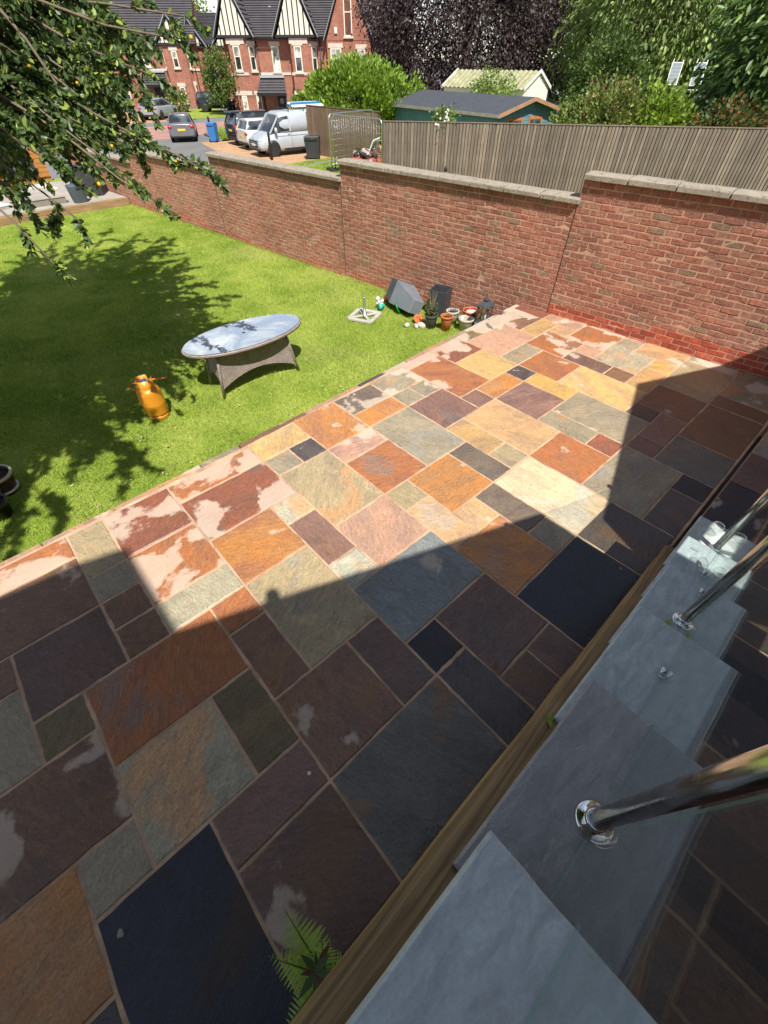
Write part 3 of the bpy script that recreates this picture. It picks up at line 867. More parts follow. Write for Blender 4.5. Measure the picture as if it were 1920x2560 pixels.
# steps and terrace behind the glass
st = empty('garden_steps', (0, 0, 0), 0, 'dark stone garden steps behind the glass balustrade', 'steps')
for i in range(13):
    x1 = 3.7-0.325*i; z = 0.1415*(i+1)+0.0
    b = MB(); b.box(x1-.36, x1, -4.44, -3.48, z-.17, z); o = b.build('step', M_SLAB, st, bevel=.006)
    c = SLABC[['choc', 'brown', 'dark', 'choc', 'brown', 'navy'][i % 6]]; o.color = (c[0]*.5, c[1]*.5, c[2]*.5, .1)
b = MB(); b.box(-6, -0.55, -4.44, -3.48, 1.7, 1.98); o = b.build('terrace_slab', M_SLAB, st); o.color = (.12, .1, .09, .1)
b = MB(); b.box(-6, -0.75, -3.47, -3.10, -.05, 1.9); b.build('terrace_wall', M_CONC, st)

# drinking glasses
def tumbler(loc, rot, label, prof, name):
    b = MB(); b.lathe(prof, 36, cap0=True, cap1=False)
    o = b.build(name, M_TUMBLER, None, loc, rot); return tag(o, label, 'glass')
tumbler((3.57, -3.215, RISE+.001), (0, 0, 0), 'empty clear tumbler standing on the sunlit lowest coping slab',
        [(.0, .006), (.031, .004), (.034, .0), (.037, .004), (.046, .03), (.0475, .055), (.043, .09), (.040, .105), (.0388, .105), (.0415, .09), (.046, .055), (.0445, .031), (.034, .012), (.0, .011)], 'tumbler')
tumbler((2.96, -3.20, RISE*2+.035), (0.0, math.radians(88), math.radians(200)), 'clear wine glass lying on its side on the coping',
        [(.034, 0), (.034, .002), (.006, .005), (.0035, .012), (.0035, .07), (.012, .08), (.03, .1), (.036, .125), (.034, .155), (.029, .175), (.028, .175), (.033, .155), (.0348, .125), (.029, .101), (.010, .083), (.0, .08)], 'wine_glass')

# ------------------------------------------------------------------ house behind the viewer (throws the big shadow)
bh = empty('own_house', (0, -4.5, 0), 0, 'brick house behind the viewer with two gables', 'house')
def m_hbrick(name, c1, c2, mort, sc=1.0):
    n = NT(name); tc = n.new('TexCoord')
    ge = n.new('NewGeometry'); sp = n.new('SeparateXYZ'); n.put(tc.outputs['Object'], sp.inputs[0])
    cb = n.new('CombineXYZ'); n.put(n.math('ADD', sp.outputs[0], sp.outputs[1]), cb.inputs[0]); n.put(sp.outputs[2], cb.inputs[1])
    br = n.new('TexBrick'); n.put(cb.outputs[0], br.inputs['Vector'])
    br.inputs['Scale'].default_value = sc; br.inputs['Mortar Size'].default_value = 0.006
    br.inputs['Brick Width'].default_value = 0.225; br.inputs['Row Height'].default_value = 0.075
    n.put(c1, br.inputs['Color1']); n.put(c2, br.inputs['Color2']); n.put(mort, br.inputs['Mortar'])
    a = n.noise(tc.outputs['Object'], 1.2, 5, 0.6); b = n.noise(tc.outputs['Object'], 9, 4, 0.7)
    c = n.hsv(br.outputs[0], 0.5, 1, n.ramp(a, 0.3, 0.7, 0.8, 1.18, False))
    c = n.hsv(c, 0.5, 1, n.ramp(b, 0.3, 0.7, 0.72, 1.28, False))
    return n.done(c, 0.9, n.bump(br.outputs[1], -0.4, 0.01))
M_HBRICK = m_hbrick('house_brick', lin(178, 112, 90, .78), lin(154, 92, 74, .78), lin(196, 162, 140, .7))
def hpart(name, poly, y0, y1, m):
    """poly in x,z extruded from y0 back to y1 (relative to the facade)"""
    b = MB(); b.extr([(x, y0, z) for x, z in poly], (0, y1-y0, 0)); return b.build(name, m, bh)
def cast(gx, gy):
    """the roof point over the facade whose shadow ends at ground (gx, gy)"""
    t = (gy+4.5)/SY
    return (gx-SX*t, t)
A0, A1 = cast(-0.07, -0.90), cast(2.92, -2.05)
hpart('gable_wing', [(A0[0], 0), (A1[0], 0), A1, A0], 0, -3.0, M_HBRICK)
hpart('roof_edge', [A0, A1, (A1[0]+.13, A1[1]-.07), (A1[0]+.13, A1[1]-.15), (A0[0], A0[1]-.08)], 0.02, -3.2, M_BLKTIM)
B0, B1 = cast(0.05, 0.12), cast(-0.36, 0.24)
hpart('main_block', [(-9, 0), (A0[0]-.02, 0), (A0[0]-.02, A0[1]), (B0[0], A0[1]+.1), B0, B1, (-9, B1[1]+1.0)], 0, -6.0, M_HBRICK)
C0, C1, C2 = cast(3.39, -2.50), cast(5.90, -1.64), cast(7.9, -2.50)
k0 = (C1[1]-C0[1])/(C1[0]-C0[0]); xw = C0[0]+0.62
hpart('right_gable', [(xw, 0), (C2[0], 0), C2, C1, (xw, C0[1]+k0*.62)], 0, -3.0, M_HBRICK)
hpart('slot_head_screen', [C0, (xw, C0[1]+k0*.62), (xw, 2.26), (C0[0], 2.26)], 0, -0.03, M_BLKTIM)  # thin unseen piece, its lower edge cut as the head of a sun slot
hpart('slot_sill_screen', [(A1[0]+.01, 0), (xw-.01, 0), (xw-.01, 1.90), (A1[0]+.01, 1.90)], 0, -0.03, M_HBRICK)  # unseen screen added below the slot that lets sun onto the lowest coping slab
hpart('slot_side_screen', [(A1[0]+.01, 1.90), (C0[0]+.07, 1.90), (C0[0]+.07, 2.26), (A1[0]+.01, 2.26)], 0, -0.03, M_HBRICK)  # unseen screen added to close the side of the sun slot
hpart('right_block', [(C2[0]+.02, 0), (12, 0), (12, 2.2), (C2[0]+.02, C2[1])], 0, -3.0, M_HBRICK)
F0 = cast(0.73, -1.08)
hp = MB(); hp.lathe([(.055, F0[1]-.26), (.055, F0[1]), (.03, F0[1]+.02)], 14, (F0[0], -.05, 0)); hp.lathe([(.17, F0[1]-.4), (.06, F0[1]-.2)], 14, (F0[0], -.05, 0)); hp.build('roof_finial', M_LEAD, bh)
# ------------------------------------------------------------------ things on the lawn
def m_weave(name, col, sx=60.0, sy=45.0):
    n = NT(name); tc = n.new('TexCoord'); sp = n.new('SeparateXYZ'); n.put(tc.outputs['Object'], sp.inputs[0])
    cb = n.new('CombineXYZ'); n.put(n.math('ADD', sp.outputs[0], sp.outputs[1]), cb.inputs[0]); n.put(sp.outputs[2], cb.inputs[1])
    br = n.new('TexBrick'); n.put(cb.outputs[0], br.inputs['Vector']); br.inputs['Scale'].default_value = 1.0
    br.inputs['Brick Width'].default_value = 1.6/sx; br.inputs['Row Height'].default_value = 1/sy; br.inputs['Mortar Size'].default_value = 0.1/sy
    n.put(col, br.inputs['Color1']); n.put(tuple(c*.78 for c in col), br.inputs['Color2']); n.put(tuple(c*.22 for c in col), br.inputs['Mortar'])
    a = n.noise(tc.outputs['Object'], 7, 4, 0.6)
    c = n.hsv(br.outputs[0], 0.5, 1, n.ramp(a, 0.3, 0.7, 0.8, 1.15, False))
    return n.done(c, 0.6, n.bump(br.outputs[1], -0.8, 0.006))
M_RATTAN = m_weave('taupe_rattan', lin(176, 160, 150, .8))
M_DRATTAN = m_weave('dark_rattan', lin(78, 76, 78, .7))
n = NT('table_glass'); v = n.coord(); a = n.noise(v, 2.2, 5, 0.6, 0.5); b = n.noise(v, 38, 3, 0.6)
M_TTOP = n.done(n.hsv(n.mix(n.ramp(a, 0.38, 0.66), lin(150, 165, 185, .8), lin(205, 212, 214, .8)), 0.5, 1, n.ramp(b, 0.3, 0.7, 0.9, 1.08, False)), n.ramp(a, 0.35, 0.65, 0.12, 0.3, False), None, 0, 0.6)

TX, TY, TA = 2.69, 2.66, math.radians(-3.5)
tb = empty('patio_table', (TX, TY, LAWN), TA, 'oval grey rattan garden table with glass top on the lawn', 'table')
def ell(a, b, n=64): return [(a*math.cos(2*math.pi*i/n), b*math.sin(2*math.pi*i/n)) for i in range(n)]
m = MB(); m.prism(ell(.875, .413), .705, .717); m.build('glass_top', M_TTOP, tb, bevel=.003)
m = MB(); N = 64
for (a, b, z) in ((.872, .41, .700), (.892, .43, .702), (.899, .437, .690), (.897, .435, .665), (.86, .40, .662)):
    m.add([(x, y, z) for x, y in ell(a, b, N)], [])
for k in range(4):
    for i in range(N): m.f.append((k*N+i, k*N+(i+1) % N, (k+1)*N+(i+1) % N, (k+1)*N+i)); m.m.append(0); m.sm.append(True); m.c.append(None)
m.build('rim', M_RATTAN, tb)
m = MB(); m.prism(ell(.85, .39), .664, .69); m.build('under_top', M_RATTAN, tb)
m = MB(); m.lathe([(.022, .7175), (.022, .7195), (.012, .7195)], 18); m.build('parasol_ring', M_BLACKP, tb)
LEGT = [(-.52, -.20), (.52, -.20), (.52, .20), (-.52, .20)]; LEGB = [(-.615, -.235), (.64, -.235), (.64, .235), (-.615, .235)]
for (tx, ty), (bx, by) in zip(LEGT, LEGB):
    m = MB(); m.tube([(tx, ty, .67), ((tx+bx)/2, (ty+by)/2, .36), (bx, by, 0.01)], [.021, .02, .017], 10); m.build('leg', M_RATTAN, tb)
def skirt(i, j, drop, mid):
    """woven panel between two legs with an arched foot"""
    m = MB(); n = 14
    tA, tB = Vector((*LEGT[i], .668)), Vector((*LEGT[j], .668)); bA, bB = Vector((*LEGB[i], 0)), Vector((*LEGB[j], 0))
    up, lo = [], []
    for k in range(n+1):
        f = k/n; arch = 1-(2*f-1)**2
        zz = drop+(mid-drop)*arch
        q = (0.668-zz)/.668
        up.append(tA.lerp(tB, f)); lo.append((tA.lerp(bA, q)).lerp(tB.lerp(bB, q), f))
    o = (Vector((*LEGB[i], 0))-Vector((0, 0, 0))); e1 = (tB-tA).normalized(); nr = Vector((e1.y, -e1.x, 0))*.009
    v = up+lo+[p-nr for p in up]+[p-nr for p in lo]; K = n+1
    f = []
    for k in range(n):
        f += [(k, K+k, K+k+1, k+1), (2*K+k+1, 3*K+k+1, 3*K+k, 2*K+k), (K+k, 3*K+k, 3*K+k+1, K+k+1)]
    m.add(v, f); m.build('woven_panel', M_RATTAN, tb)
skirt(0, 1, .13, .29); skirt(1, 2, .18, .29); skirt(2, 3, .13, .29); skirt(3, 0, .18, .29)

# gas bottle
M_GAS = paint('gas_bottle_orange', lin(226, 150, 40, .8), 0.42, 0.15, 0.12)
gb = empty('gas_bottle', (1.20, 2.70, LAWN), 0.3, 'orange steel gas bottle standing on the dappled lawn', 'gas bottle')
m = MB(); m.lathe([(.135, .0), (.135, .055), (.128, .06)], 28); m.build('foot_ring', M_GAS, gb)
m = MB(); m.lathe([(.10, .045), (.14, .07), (.15, .095), (.15, .215), (.1515, .22), (.15, .225), (.15, .37), (.143, .405), (.12, .44), (.085, .46), (.0, .468)], 32, cap1=False); m.build('body', M_GAS, gb)
m = MB(); N = 26
for q in range(N):
    a = math.radians(28+305*q/(N-1))
    hgt = .565-(.05 if q in range(9, 14) else 0)
    for r in (.098, .104):
        m.v += [(r*math.cos(a), r*math.sin(a), .43), (r*math.cos(a), r*math.sin(a), hgt)]
for q in range(N-1):
    a = q*4; b = a+4
    for f in ((a+2, b+2, b+3, a+3), (b, a, a+1, b+1), (a+1, a+3, b+3, b+1)): m.f.append(f); m.m.append(0); m.sm.append(True); m.c.append(None)
m.build('collar', M_GAS, gb)
m = MB(); m.lathe([(.02, .46), (.02, .50), (.033, .505), (.036, .53), (.03, .545), (.0, .548)], 18, cap1=False); m.build('valve_cap', basic('blue_cap', lin(30, 70, 140), 0.4, .1, 8, 0), gb)
M_HOSE = basic('orange_hose', lin(214, 112, 50), 0.5, .12, 10, .05)
m = MB(); m.tube([(.02, -.01, .51), (.10, -.05, .52), (.2, -.10, .50), (.26, -.12, .49)], .009, 8); m.build('hose', M_HOSE, gb)
m = MB(); m.tube([(-.05, .02, .50), (-.1, .06, .53), (-.16, .09, .53), (-.175, .06, .50), (-.15, .02, .46), (-.11, .0, .46)], .008, 8); m.build('hose_loop', M_HOSE, gb)

# parasol base
ub = empty('parasol_base', (5.39, 3.21, LAWN), 0.42, 'square pale parasol foot with a short grey tube on the grass', 'parasol base')
M_UB = basic('pale_cast_base', lin(196, 192, 182, .75), .75, .12, 8, .2)
m = MB(); w = .225
for a, b in (((-w, -w), (w, -w)), ((w, -w), (w, w)), ((w, w), (-w, w)), ((-w, w), (-w, -w))): m.bar((*a, .03), (*b, .03), .075, .05)
m.build('frame', M_UB, ub, bevel=.012)
m = MB(); m.bar((-w, -w, .04), (w, w, .04), .055, .025); m.bar((w, -w, .041), (-w, w, .041), .055, .025); m.build('cross_strap', M_UB, ub, bevel=.004)
m = MB(); m.lathe([(.05, .05), (.045, .065), (.024, .07), (.024, .36), (.027, .362), (.027, .375)], 18); m.build('tube', M_GALV, ub)

# tapered planters
def frustum(m, w0, w1, z0, z1):
    p = [(-w0, -w0, z0), (w0, -w0, z0), (w0, w0, z0), (-w0, w0, z0), (-w1, -w1, z1), (w1, -w1, z1), (w1, w1, z1), (-w1, w1, z1)]
    return m.hexa(p)
M_PLANT = basic('grey_fibre_planter', lin(132, 138, 146, .72), .55, .1, 5, .1)
tp = empty('tipped_planter', (6.19, 2.92, LAWN+.235), 0, 'tall grey tapered planter lying tipped over by the brick wall', 'planter')
ax = Vector((-.24, -.92, -.10)).normalized(); sx_ = ax.cross(Vector((0, 0, 1))).normalized(); up_ = sx_.cross(ax)
rl = math.radians(24); s2 = sx_*math.cos(rl)+up_*math.sin(rl); u2 = -(up_*math.cos(rl)-sx_*math.sin(rl))
tp.rotation_euler = Matrix((s2, u2, ax)).transposed().to_euler()
m = MB(); frustum(m, .215, .125, -.16, .42); m.build('body', M_PLANT, tp, bevel=.01)
m = MB(); frustum(m, .17, .205, -.40, -.16); m.build('rim', basic('dark_planter_rim', lin(84, 88, 94, .7), .55, .1, 5, .1), tp, bevel=.008)
m = MB(); m.box(-.14, .14, -.14, .14, -.405, -.398); m.build('soil', basic('soil', (.03, .022, .015), .95, .3, 20, .6), tp)
sp = empty('square_planter', (6.55, 2.36, LAWN), 0.35, 'black square planter standing against the brick wall behind the pots', 'planter')
M_BPL = basic('black_planter', lin(66, 68, 74, .8), .5, .15, 6, .1)
m = MB(); hh, ww, tt = .46, .17, .016
for a in range(4):
    c, s = math.cos(a*math.pi/2), math.sin(a*math.pi/2)
    v = [(-ww*.9, -ww*.9, 0), (ww*.9, -ww*.9, 0), (ww, -ww, hh), (-ww, -ww, hh), (-ww*.82, -ww*.82, 0), (ww*.82, -ww*.82, 0), (ww-tt, -ww+tt, hh), (-ww+tt, -ww+tt, hh)]
    v = [(x*c-y*s, x*s+y*c, z) for x, y, z in v]
    m.add(v, [(0, 1, 2, 3), (5, 4, 7, 6), (3, 2, 6, 7)])
m.build('body', M_BPL, sp)
m = MB(); m.box(-.14, .14, -.14, .14, .28, .30); m.build('soil', bpy.data.materials['soil'], sp)

# round pots
M_TERRA = basic('terracotta', lin(204, 112, 64, .8), .85, .16, 7, .2)
M_BPOT = basic('charcoal_pot', lin(80, 78, 80, .75), .6, .12, 7, .1)
M_CPOT = basic('cream_glazed_pot', lin(206, 196, 178, .75), .4, .12, 7, .1)
M_WPOT = basic('white_pot', lin(200, 198, 190, .75), .5, .15, 9, .1)
M_RPOT = basic('red_glazed_pot', lin(150, 52, 40, .8), .3, .12, 7, .05)
M_SOIL = bpy.data.materials['soil']
def pot(loc, r0, r1, h, mat, label, fill=.82, rim=.022, cat='pot', rot=(0, 0, 0), grp=None):
    e = empty('plant_pot', loc, 0, label, cat, grp); e.rotation_euler = rot
    m = MB(); m.lathe([(r0, 0), (r0+(r1-r0)*.8, h*.8), (r1-.004, h-rim*1.6), (r1+.008, h-rim*1.5), (r1+.010, h-.004), (r1+.006, h), (r1-.012, h), (r1-.016, h-.01), (r0*.9+(r1-r0)*fill*.9, h*fill)], 30, cap1=False)
    m.build('body', mat, e)
    if rim > .02:
        m = MB(); m.lathe([(0.001, h*fill+.008), (r0*.86+(r1-r0)*fill, h*fill)], 20, cap0=False, cap1=False); m.build('compost', M_SOIL, e)
    return e
def sprigs(e, n, h, spread, z0, cols, leaf=.02, seed=1, name='foliage', twig=True):
    rd = random.Random(seed); m = MB(); t = MB()
    for i in range(n):
        a = rd.uniform(0, 6.28); r = rd.uniform(0, spread*.35); L = h*rd.uniform(.55, 1)
        p = [Vector((r*math.cos(a), r*math.sin(a), z0))]
        d = Vector((math.cos(a)*spread/h*rd.uniform(.2, 1), math.sin(a)*spread/h*rd.uniform(.2, 1), 1)).normalized()
        for k in range(5):
            d = (d+Vector((rd.uniform(-.15, .15), rd.uniform(-.15, .15), -.03))).normalized(); p.append(p[-1]+d*L/5)
        t.tube(p, [.003, .0028, .0024, .002, .0015, .001], 5)
        if leaf:
            for k in range(1, 6):
                for q in range(3):
                    aa = rd.uniform(0, 6.28); o = p[k]+Vector((rd.uniform(-.01, .01), rd.uniform(-.01, .01), rd.uniform(-.03, .01)))
                    dd = Vector((math.cos(aa), math.sin(aa), rd.uniform(-.2, .6))).normalized()*leaf*rd.uniform(.6, 1.3)
                    sd = dd.cross(Vector((0, 0, 1))).normalized()*leaf*.32
                    m.col = tuple(c*rd.uniform(.75, 1.2) for c in rd.choice(cols))
                    m.add([o, o+dd*.5+sd, o+dd, o+dd*.5-sd], [(0, 1, 2, 3)])
    if m.f: m.build(name, M_LEAF, e)
    t.build('stems', M_TWIG, e)
GRN = [(.10, .16, .035), (.14, .2, .06), (.08, .13, .03), (.2, .22, .09)]
e = pot((6.00, 2.06, LAWN), .085, .118, .235, M_BPOT, 'charcoal plastic pot with a straggly green shrub, next to the terracotta pot'); sprigs(e, 26, .30, .13, .2, GRN, .03, 3)
m = MB(); rd = random.Random(8)
for i in range(7):
    a = rd.uniform(0, 6.28); m.tube([(0, 0, .2), (.03*math.cos(a), .03*math.sin(a), .36), (.09*math.cos(a), .09*math.sin(a), .6)], [.005, .004, .002], 5)
m.build('bare_stems', M_TWIG, e)
e = pot((6.12, 1.80, LAWN), .072, .108, .26, M_TERRA, 'plain terracotta pot between the charcoal pot and the cream pot'); sprigs(e, 7, .09, .06, .2, GRN, .02, 4)
e = pot((6.42, 1.92, LAWN), .085, .115, .23, M_WPOT, 'scuffed white pot with dry twigs behind the terracotta pot'); sprigs(e, 16, .22, .11, .18, [(.2, .16, .1)], 0, 5)
e = pot((6.38, 1.56, LAWN), .095, .135, .215, M_CPOT, 'cream glazed pot with a thick rim beside the patio edge', .5)
m = MB(); m.blob((-.06, .05, .19), (.04, .025, .07), 8, 6, .2); m.build('broken_shard', M_WHITE, e)
e = pot((6.62, 1.66, LAWN), .10, .14, .25, M_RPOT, 'dark red pot with a terracotta rim beside the lantern', .75)
m = MB(); m.lathe([(.14, .235), (.152, .238), (.152, .262), (.138, .262), (.132, .24)], 28, cap0=False, cap1=False); m.build('pot_rim', M_TERRA, e)
m = MB(); m.blob((.0, .0, .235), (.11, .1, .02), 12, 5, .1); m.build('pale_gravel', M_WPOT, e)

# lantern
ln = empty('lantern', (6.52, 1.30, LAWN+.2), 0.2, 'black metal garden lantern by the wall at the corner of the patio', 'lantern')
m = MB(); m.box(-.11, .11, -.11, .11, -.2, -.002); m.build('plinth', M_CONC, ln)
m = MB(); m.box(-.105, .105, -.105, .105, 0, .02); m.build('base', M_DGREY, ln, bevel=.004)
for sx in (-1, 1):
    for sy in (-1, 1):
        m = MB(); m.box(sx*.092-.008, sx*.092+.008, sy*.092-.008, sy*.092+.008, .02, .27); m.build('corner_bar', M_DGREY, ln)
for a in range(4):
    m = MB(); m.bar((-.085, -.093, .03), (.085, -.093, .26), .006, .006); m.bar((.085, -.093, .03), (-.085, -.093, .26), .006, .006)
    m.build('cross_bar', M_DGREY, ln, (0, 0, 0), (0, 0, a*math.pi/2))
    m = MB(); m.box(-.086, .086, -.0895, -.0875, .022, .268); m.build('glass_pane', M_TUMBLER, ln, (0, 0, 0), (0, 0, a*math.pi/2))
m = MB(); frustum(m, .125, .115, .268, .285); frustum(m, .115, .05, .285, .345); m.box(-.045, .045, -.045, .045, .345, .37); frustum(m, .055, .02, .37, .39); m.build('roof', M_DGREY, ln, bevel=.004)
m = MB(); m.tube([(-.03, 0, .385), (-.025, 0, .42), (0, 0, .432), (.025, 0, .42), (.03, 0, .385)], .004, 6); m.build('handle', M_DGREY, ln)
m = MB(); m.lathe([(.042, .02), (.042, .12), (.035, .125), (.0, .122)], 18, cap1=False); m.build('candle', M_WHITE, ln)

# odds and ends round the planter
e = empty('saucer', (5.98, 2.36, LAWN+.05), 0, 'terracotta saucer leaning beside two pale stones', 'saucer'); e.rotation_euler = (.5, -.35, .3)
m = MB(); m.lathe([(.075, 0), (.095, .03), (.1, .03), (.1, .024), (.08, .006), (.0, .006)], 26, cap1=False); m.build('dish', M_TERRA, e)
M_PEB = basic('pale_stone', lin(214, 206, 196, .75), .8, .15, 14, .2)
for (x, y, rx, ry, rz, a, lb) in ((5.86, 2.16, .04, .085, .055, .5, 'long white stone standing beside the charcoal pot'), (5.78, 2.22, .035, .06, .045, -.3, 'smaller white stone left of the long white stone'), (5.70, 2.37, .07, .045, .04, .3, 'flat grey white stone on the grass before the saucer')):
    m = MB(); m.blob((0, 0, 0), (rx, ry, rz), 12, 8, .06); tag(m.build('pale_stone', M_PEB, None, (x, y, LAWN+rz*.8), (.2, .1, a)), lb, 'stone', 'pale stones by the pots')
e = empty('bucket_lid', (6.02, 2.93, LAWN+.11), 0, 'bright green round plastic lid leaning under the tipped planter', 'lid'); e.rotation_euler = (math.radians(62), 0, math.radians(28))
M_GRNP = basic('green_plastic', lin(30, 150, 50, .85), .4, .08, 8, 0)
m = MB(); m.lathe([(.115, 0), (.125, .004), (.125, .02), (.113, .022), (.108, .012), (.0, .01)], 30, cap1=False); m.build('disc', M_GRNP, e)
m = MB(); rd = random.Random(6)
for i in range(9): m.blob((rd.uniform(-.1, .1), rd.uniform(-.06, .06), rd.uniform(.03, .1)), (rd.uniform(.04, .07), rd.uniform(.03, .06), rd.uniform(.03, .06)), 8, 5, .35, rd)
e = empty('plastic_sack', (5.88, 3.30, LAWN), 0.4, 'crumpled teal and white plastic sack on the grass', 'sack')
m.build('sack', basic('teal_plastic', lin(50, 176, 150, .85), .45, .2, 9, .3), e)
m = MB()
for i in range(4): m.blob((rd.uniform(-.06, .08), rd.uniform(-.05, .05), rd.uniform(.1, .15)), (rd.uniform(.03, .05), rd.uniform(.03, .04), rd.uniform(.02, .04)), 8, 5, .3, rd)
m.build('white_fold', M_WHITE, e)
m = MB(); m.blob((0, 0, 0), .045, 16, 10); tag(m.build('ball', M_WHITE, None, (6.10, 3.62, LAWN+.045)), 'small white ball on the grass near the wall', 'ball')
e = empty('broken_pot', (6.28, 3.45, LAWN+.08), 0, 'terracotta pot lying behind the tipped planter', 'pot'); e.rotation_euler = (1.2, .2, .6)
m = MB(); m.lathe([(.06, -.12), (.10, .07), (.115, .072), (.115, .11), (.1, .11), (.09, .07)], 24, cap1=False); m.build('body', M_TERRA, e)

# ornate pot at the left edge
e = pot((-.70, 2.42, LAWN), .115, .165, .24, basic('brown_glazed_pot', lin(70, 40, 30, .8), .3, .15, 8, .05), 'brown pot with cream bands standing on the shaded lawn', .85, .03)
for z, r in ((.245, .178), (.06, .142)):
    m = MB(); m.lathe([(r-.018, z-.02), (r, z-.02), (r+.006, z-.008), (r, z+.006), (r-.02, z+.006)], 30, cap0=False, cap1=False); m.build('cream_band', M_CPOT, e)
sprigs(e, 10, .32, .16, .2, [(.07, .10, .03)], .03, 9)
e = pot((-.82, 2.02, LAWN), .10, .14, .2, M_BLACKP, 'small black pot in the shade beside the brown pot', .85, .03); sprigs(e, 14, .22, .14, .17, [(.09, .12, .06)], .04, 11)

# fern at the foot of the beam
fr = empty('fern', (-0.17, -3.035, 0.02), 0, 'fresh green fern growing up beside the raked beam', 'fern')
def frond(base, direc, L, droop, seed):
    rd = random.Random(seed); m = MB(); d = Vector(direc).normalized(); p = Vector(base); n = 17
    pts = [p.copy()]
    for i in range(n):
        d = (d+Vector((0, 0, -droop/n))).normalized(); p = p+d*L/n; pts.append(p.copy())
    for i in range(3, n):
        t = i/n; wl = L*.30*math.sin(math.pi*min(1, (1-t)*.95+.02))**.8*(.35+.65*(1-t))
        dd = (pts[i+1]-pts[i]).normalized(); side = dd.cross(Vector((0, 0, 1))).normalized(); up = side.cross(dd)
        for s in (-1, 1):
            ax_ = (side*s+dd*.45+up*rd.uniform(-.1, .15)).normalized(); o = pts[i]
            m.col = tuple(c*rd.uniform(.85, 1.15) for c in (.46, .68, .18))
            K = 5
            for k in range(K):          # little lobes along each pinna
                f0, f1 = k/K, (k+1)/K; w0 = wl*.20*(1-f0)**.6; w1 = wl*.20*(1-f1)**.6*.7
                a_, b_ = o+ax_*wl*f0, o+ax_*wl*f1
                m.add([a_-dd*w0, b_-dd*w1, b_+dd*w1, a_+dd*w0], [(0, 1, 2, 3)])
    m.build('frond', M_LEAF, fr)
    t = MB(); t.tube(pts, [.004*(1-i/(n+1))+.001 for i in range(n+1)], 5); t.build('frond_stalk', basic('fern_stalk%d' % seed, (.16, .2, .05), .6), fr)
for i, (dr, L, dp) in enumerate([((.06, .40, .75), .50, .35), ((-.16, .34, .75), .40, .5), ((.20, .20, .9), .42, .4), ((.30, -.22, .9), .44, .5), ((-.30, .0, .8), .34, .7), ((.10, -.3, .8), .36, .7)]):
    frond((0, 0, .02), dr, L, dp, 30+i)
m = MB(); rd = random.Random(15)
for i in range(9):
    a = i*.75+.3; L = rd.uniform(.06, .10); o = Vector((.03, .04, .34+.015*i)); dd = Vector((math.cos(a), math.sin(a), .35)).normalized()*L; sd = dd.cross(Vector((0, 0, 1))).normalized()*L*.16
    m.col = (.10, .14, .06) if i % 3 else (.16, .07, .05)
    m.add([o, o+dd*.4+sd, o+dd, o+dd*.4-sd], [(0, 1, 2, 3)])
m.build('pointed_leaf', M_LEAF, fr); m = MB(); m.tube([(0, 0, 0), (.02, .02, .2), (.03, .04, .48)], [.005, .004, .002], 6); m.build('weed_stem', M_TWIG, fr)

# fallen leaves and bits
def scrap(name, loc, L, w, col, label, rot=(0, 0, 0), cat='leaf'):
    m = MB(); m.col = col; rd = random.Random(int(L*9999)); n = 9
    top = [(-L/2+L*i/(n-1), w*math.sin(math.pi*i/(n-1))*(1+rd.uniform(-.35, .35)), .004*math.sin(i*1.3)+.003) for i in range(n)]
    bot = [(x, -y*rd.uniform(.7, 1.2), z+.002) for x, y, z in top]
    m.add(top+bot, [(i, i+1, n+i+1, n+i) for i in range(n-1)])
    return tag(m.build(name, M_LEAF, None, loc, rot), label, cat)
scrap('fallen_leaf', (2.00, -3.235, RISE*3+.006), .10, .017, (.42, .44, .09), 'yellow green leaf lying at the foot of the middle post', (0, 0, -.35))
scrap('fallen_leaf', (1.02, -3.075, 1.13), .075, .011, (.24, .36, .06), 'small green fern leaf lying on the oak beam', (0, .4, .5))
scrap('fallen_leaf', (1.565, -2.68, .006), .035, .012, (.34, .14, .04), 'tiny brown leaf on a dark slab near the beam', (0, 0, .4))
m = MB(); m.blob((0, 0, 0), (.012, .012, .008), 10, 6); tag(m.build('pebble', M_WHITE, None, (.235, -2.33, .009)), 'single tiny white pebble on the purple paving slab', 'pebble')

# decking at the far end of the lawn
dk = empty('garden_deck', (3.9, 17, LAWN), 0, 'raised grey timber deck at the far end of the lawn', 'deck')
rd = random.Random(2)
for i in range(30):
    y = 15.52-17+.148*i; m = MB(); x1 = wall_x(y+17)-3.9-.03
    m.box(-2.2, x1, y, y+.140, .17, .20); m.build('deck_board', M_DECK, dk, (0, 0, rd.uniform(-.002, .002)))
for z in (0.0, .1):
    m = MB(); m.bev(-1.75, 1.5, 15.36-17, 15.50-17, z, z+.098, .008); m.build('sleeper', M_SLEEPER, dk)
m = MB(); m.bev(-2.3, -1.78, 15.3-17, 19.7-17, .0, .195, .01); m.build('side_sleeper', M_SLEEPER, dk)
# low platform on the deck
pf = empty('low_platform', (3.2, 16.9, LAWN+.20), 0, 'low grey boarded platform standing on the deck', 'platform')
for i in range(11):
    m = MB(); m.box(-.58, .55, -.95+.17*i, -.95+.17*i+.16, .16, .185); m.build('board', M_DECK, pf)
m = MB(); m.box(-.55, .52, -.93, .9, 0, .16); m.build('frame', basic('platform_side', lin(150, 140, 128, .7), .9, .15, 5, .2), pf)
bn = empty('storage_bin', (4.06, 15.72, LAWN+.20), 0.1, 'dark grey tapered storage bin with handle slot on the deck', 'bin')
m = MB(); n = 28
for z, r in ((0, .19), (.02, .2), (.42, .235), (.44, .24), (.455, .235), (.46, .2)):
    m.add([(r*1.0*math.copysign(abs(math.cos(t))**.55, math.cos(t)), r*.8*math.copysign(abs(math.sin(t))**.55, math.sin(t)), z) for t in [2*math.pi*i/n for i in range(n)]], [])
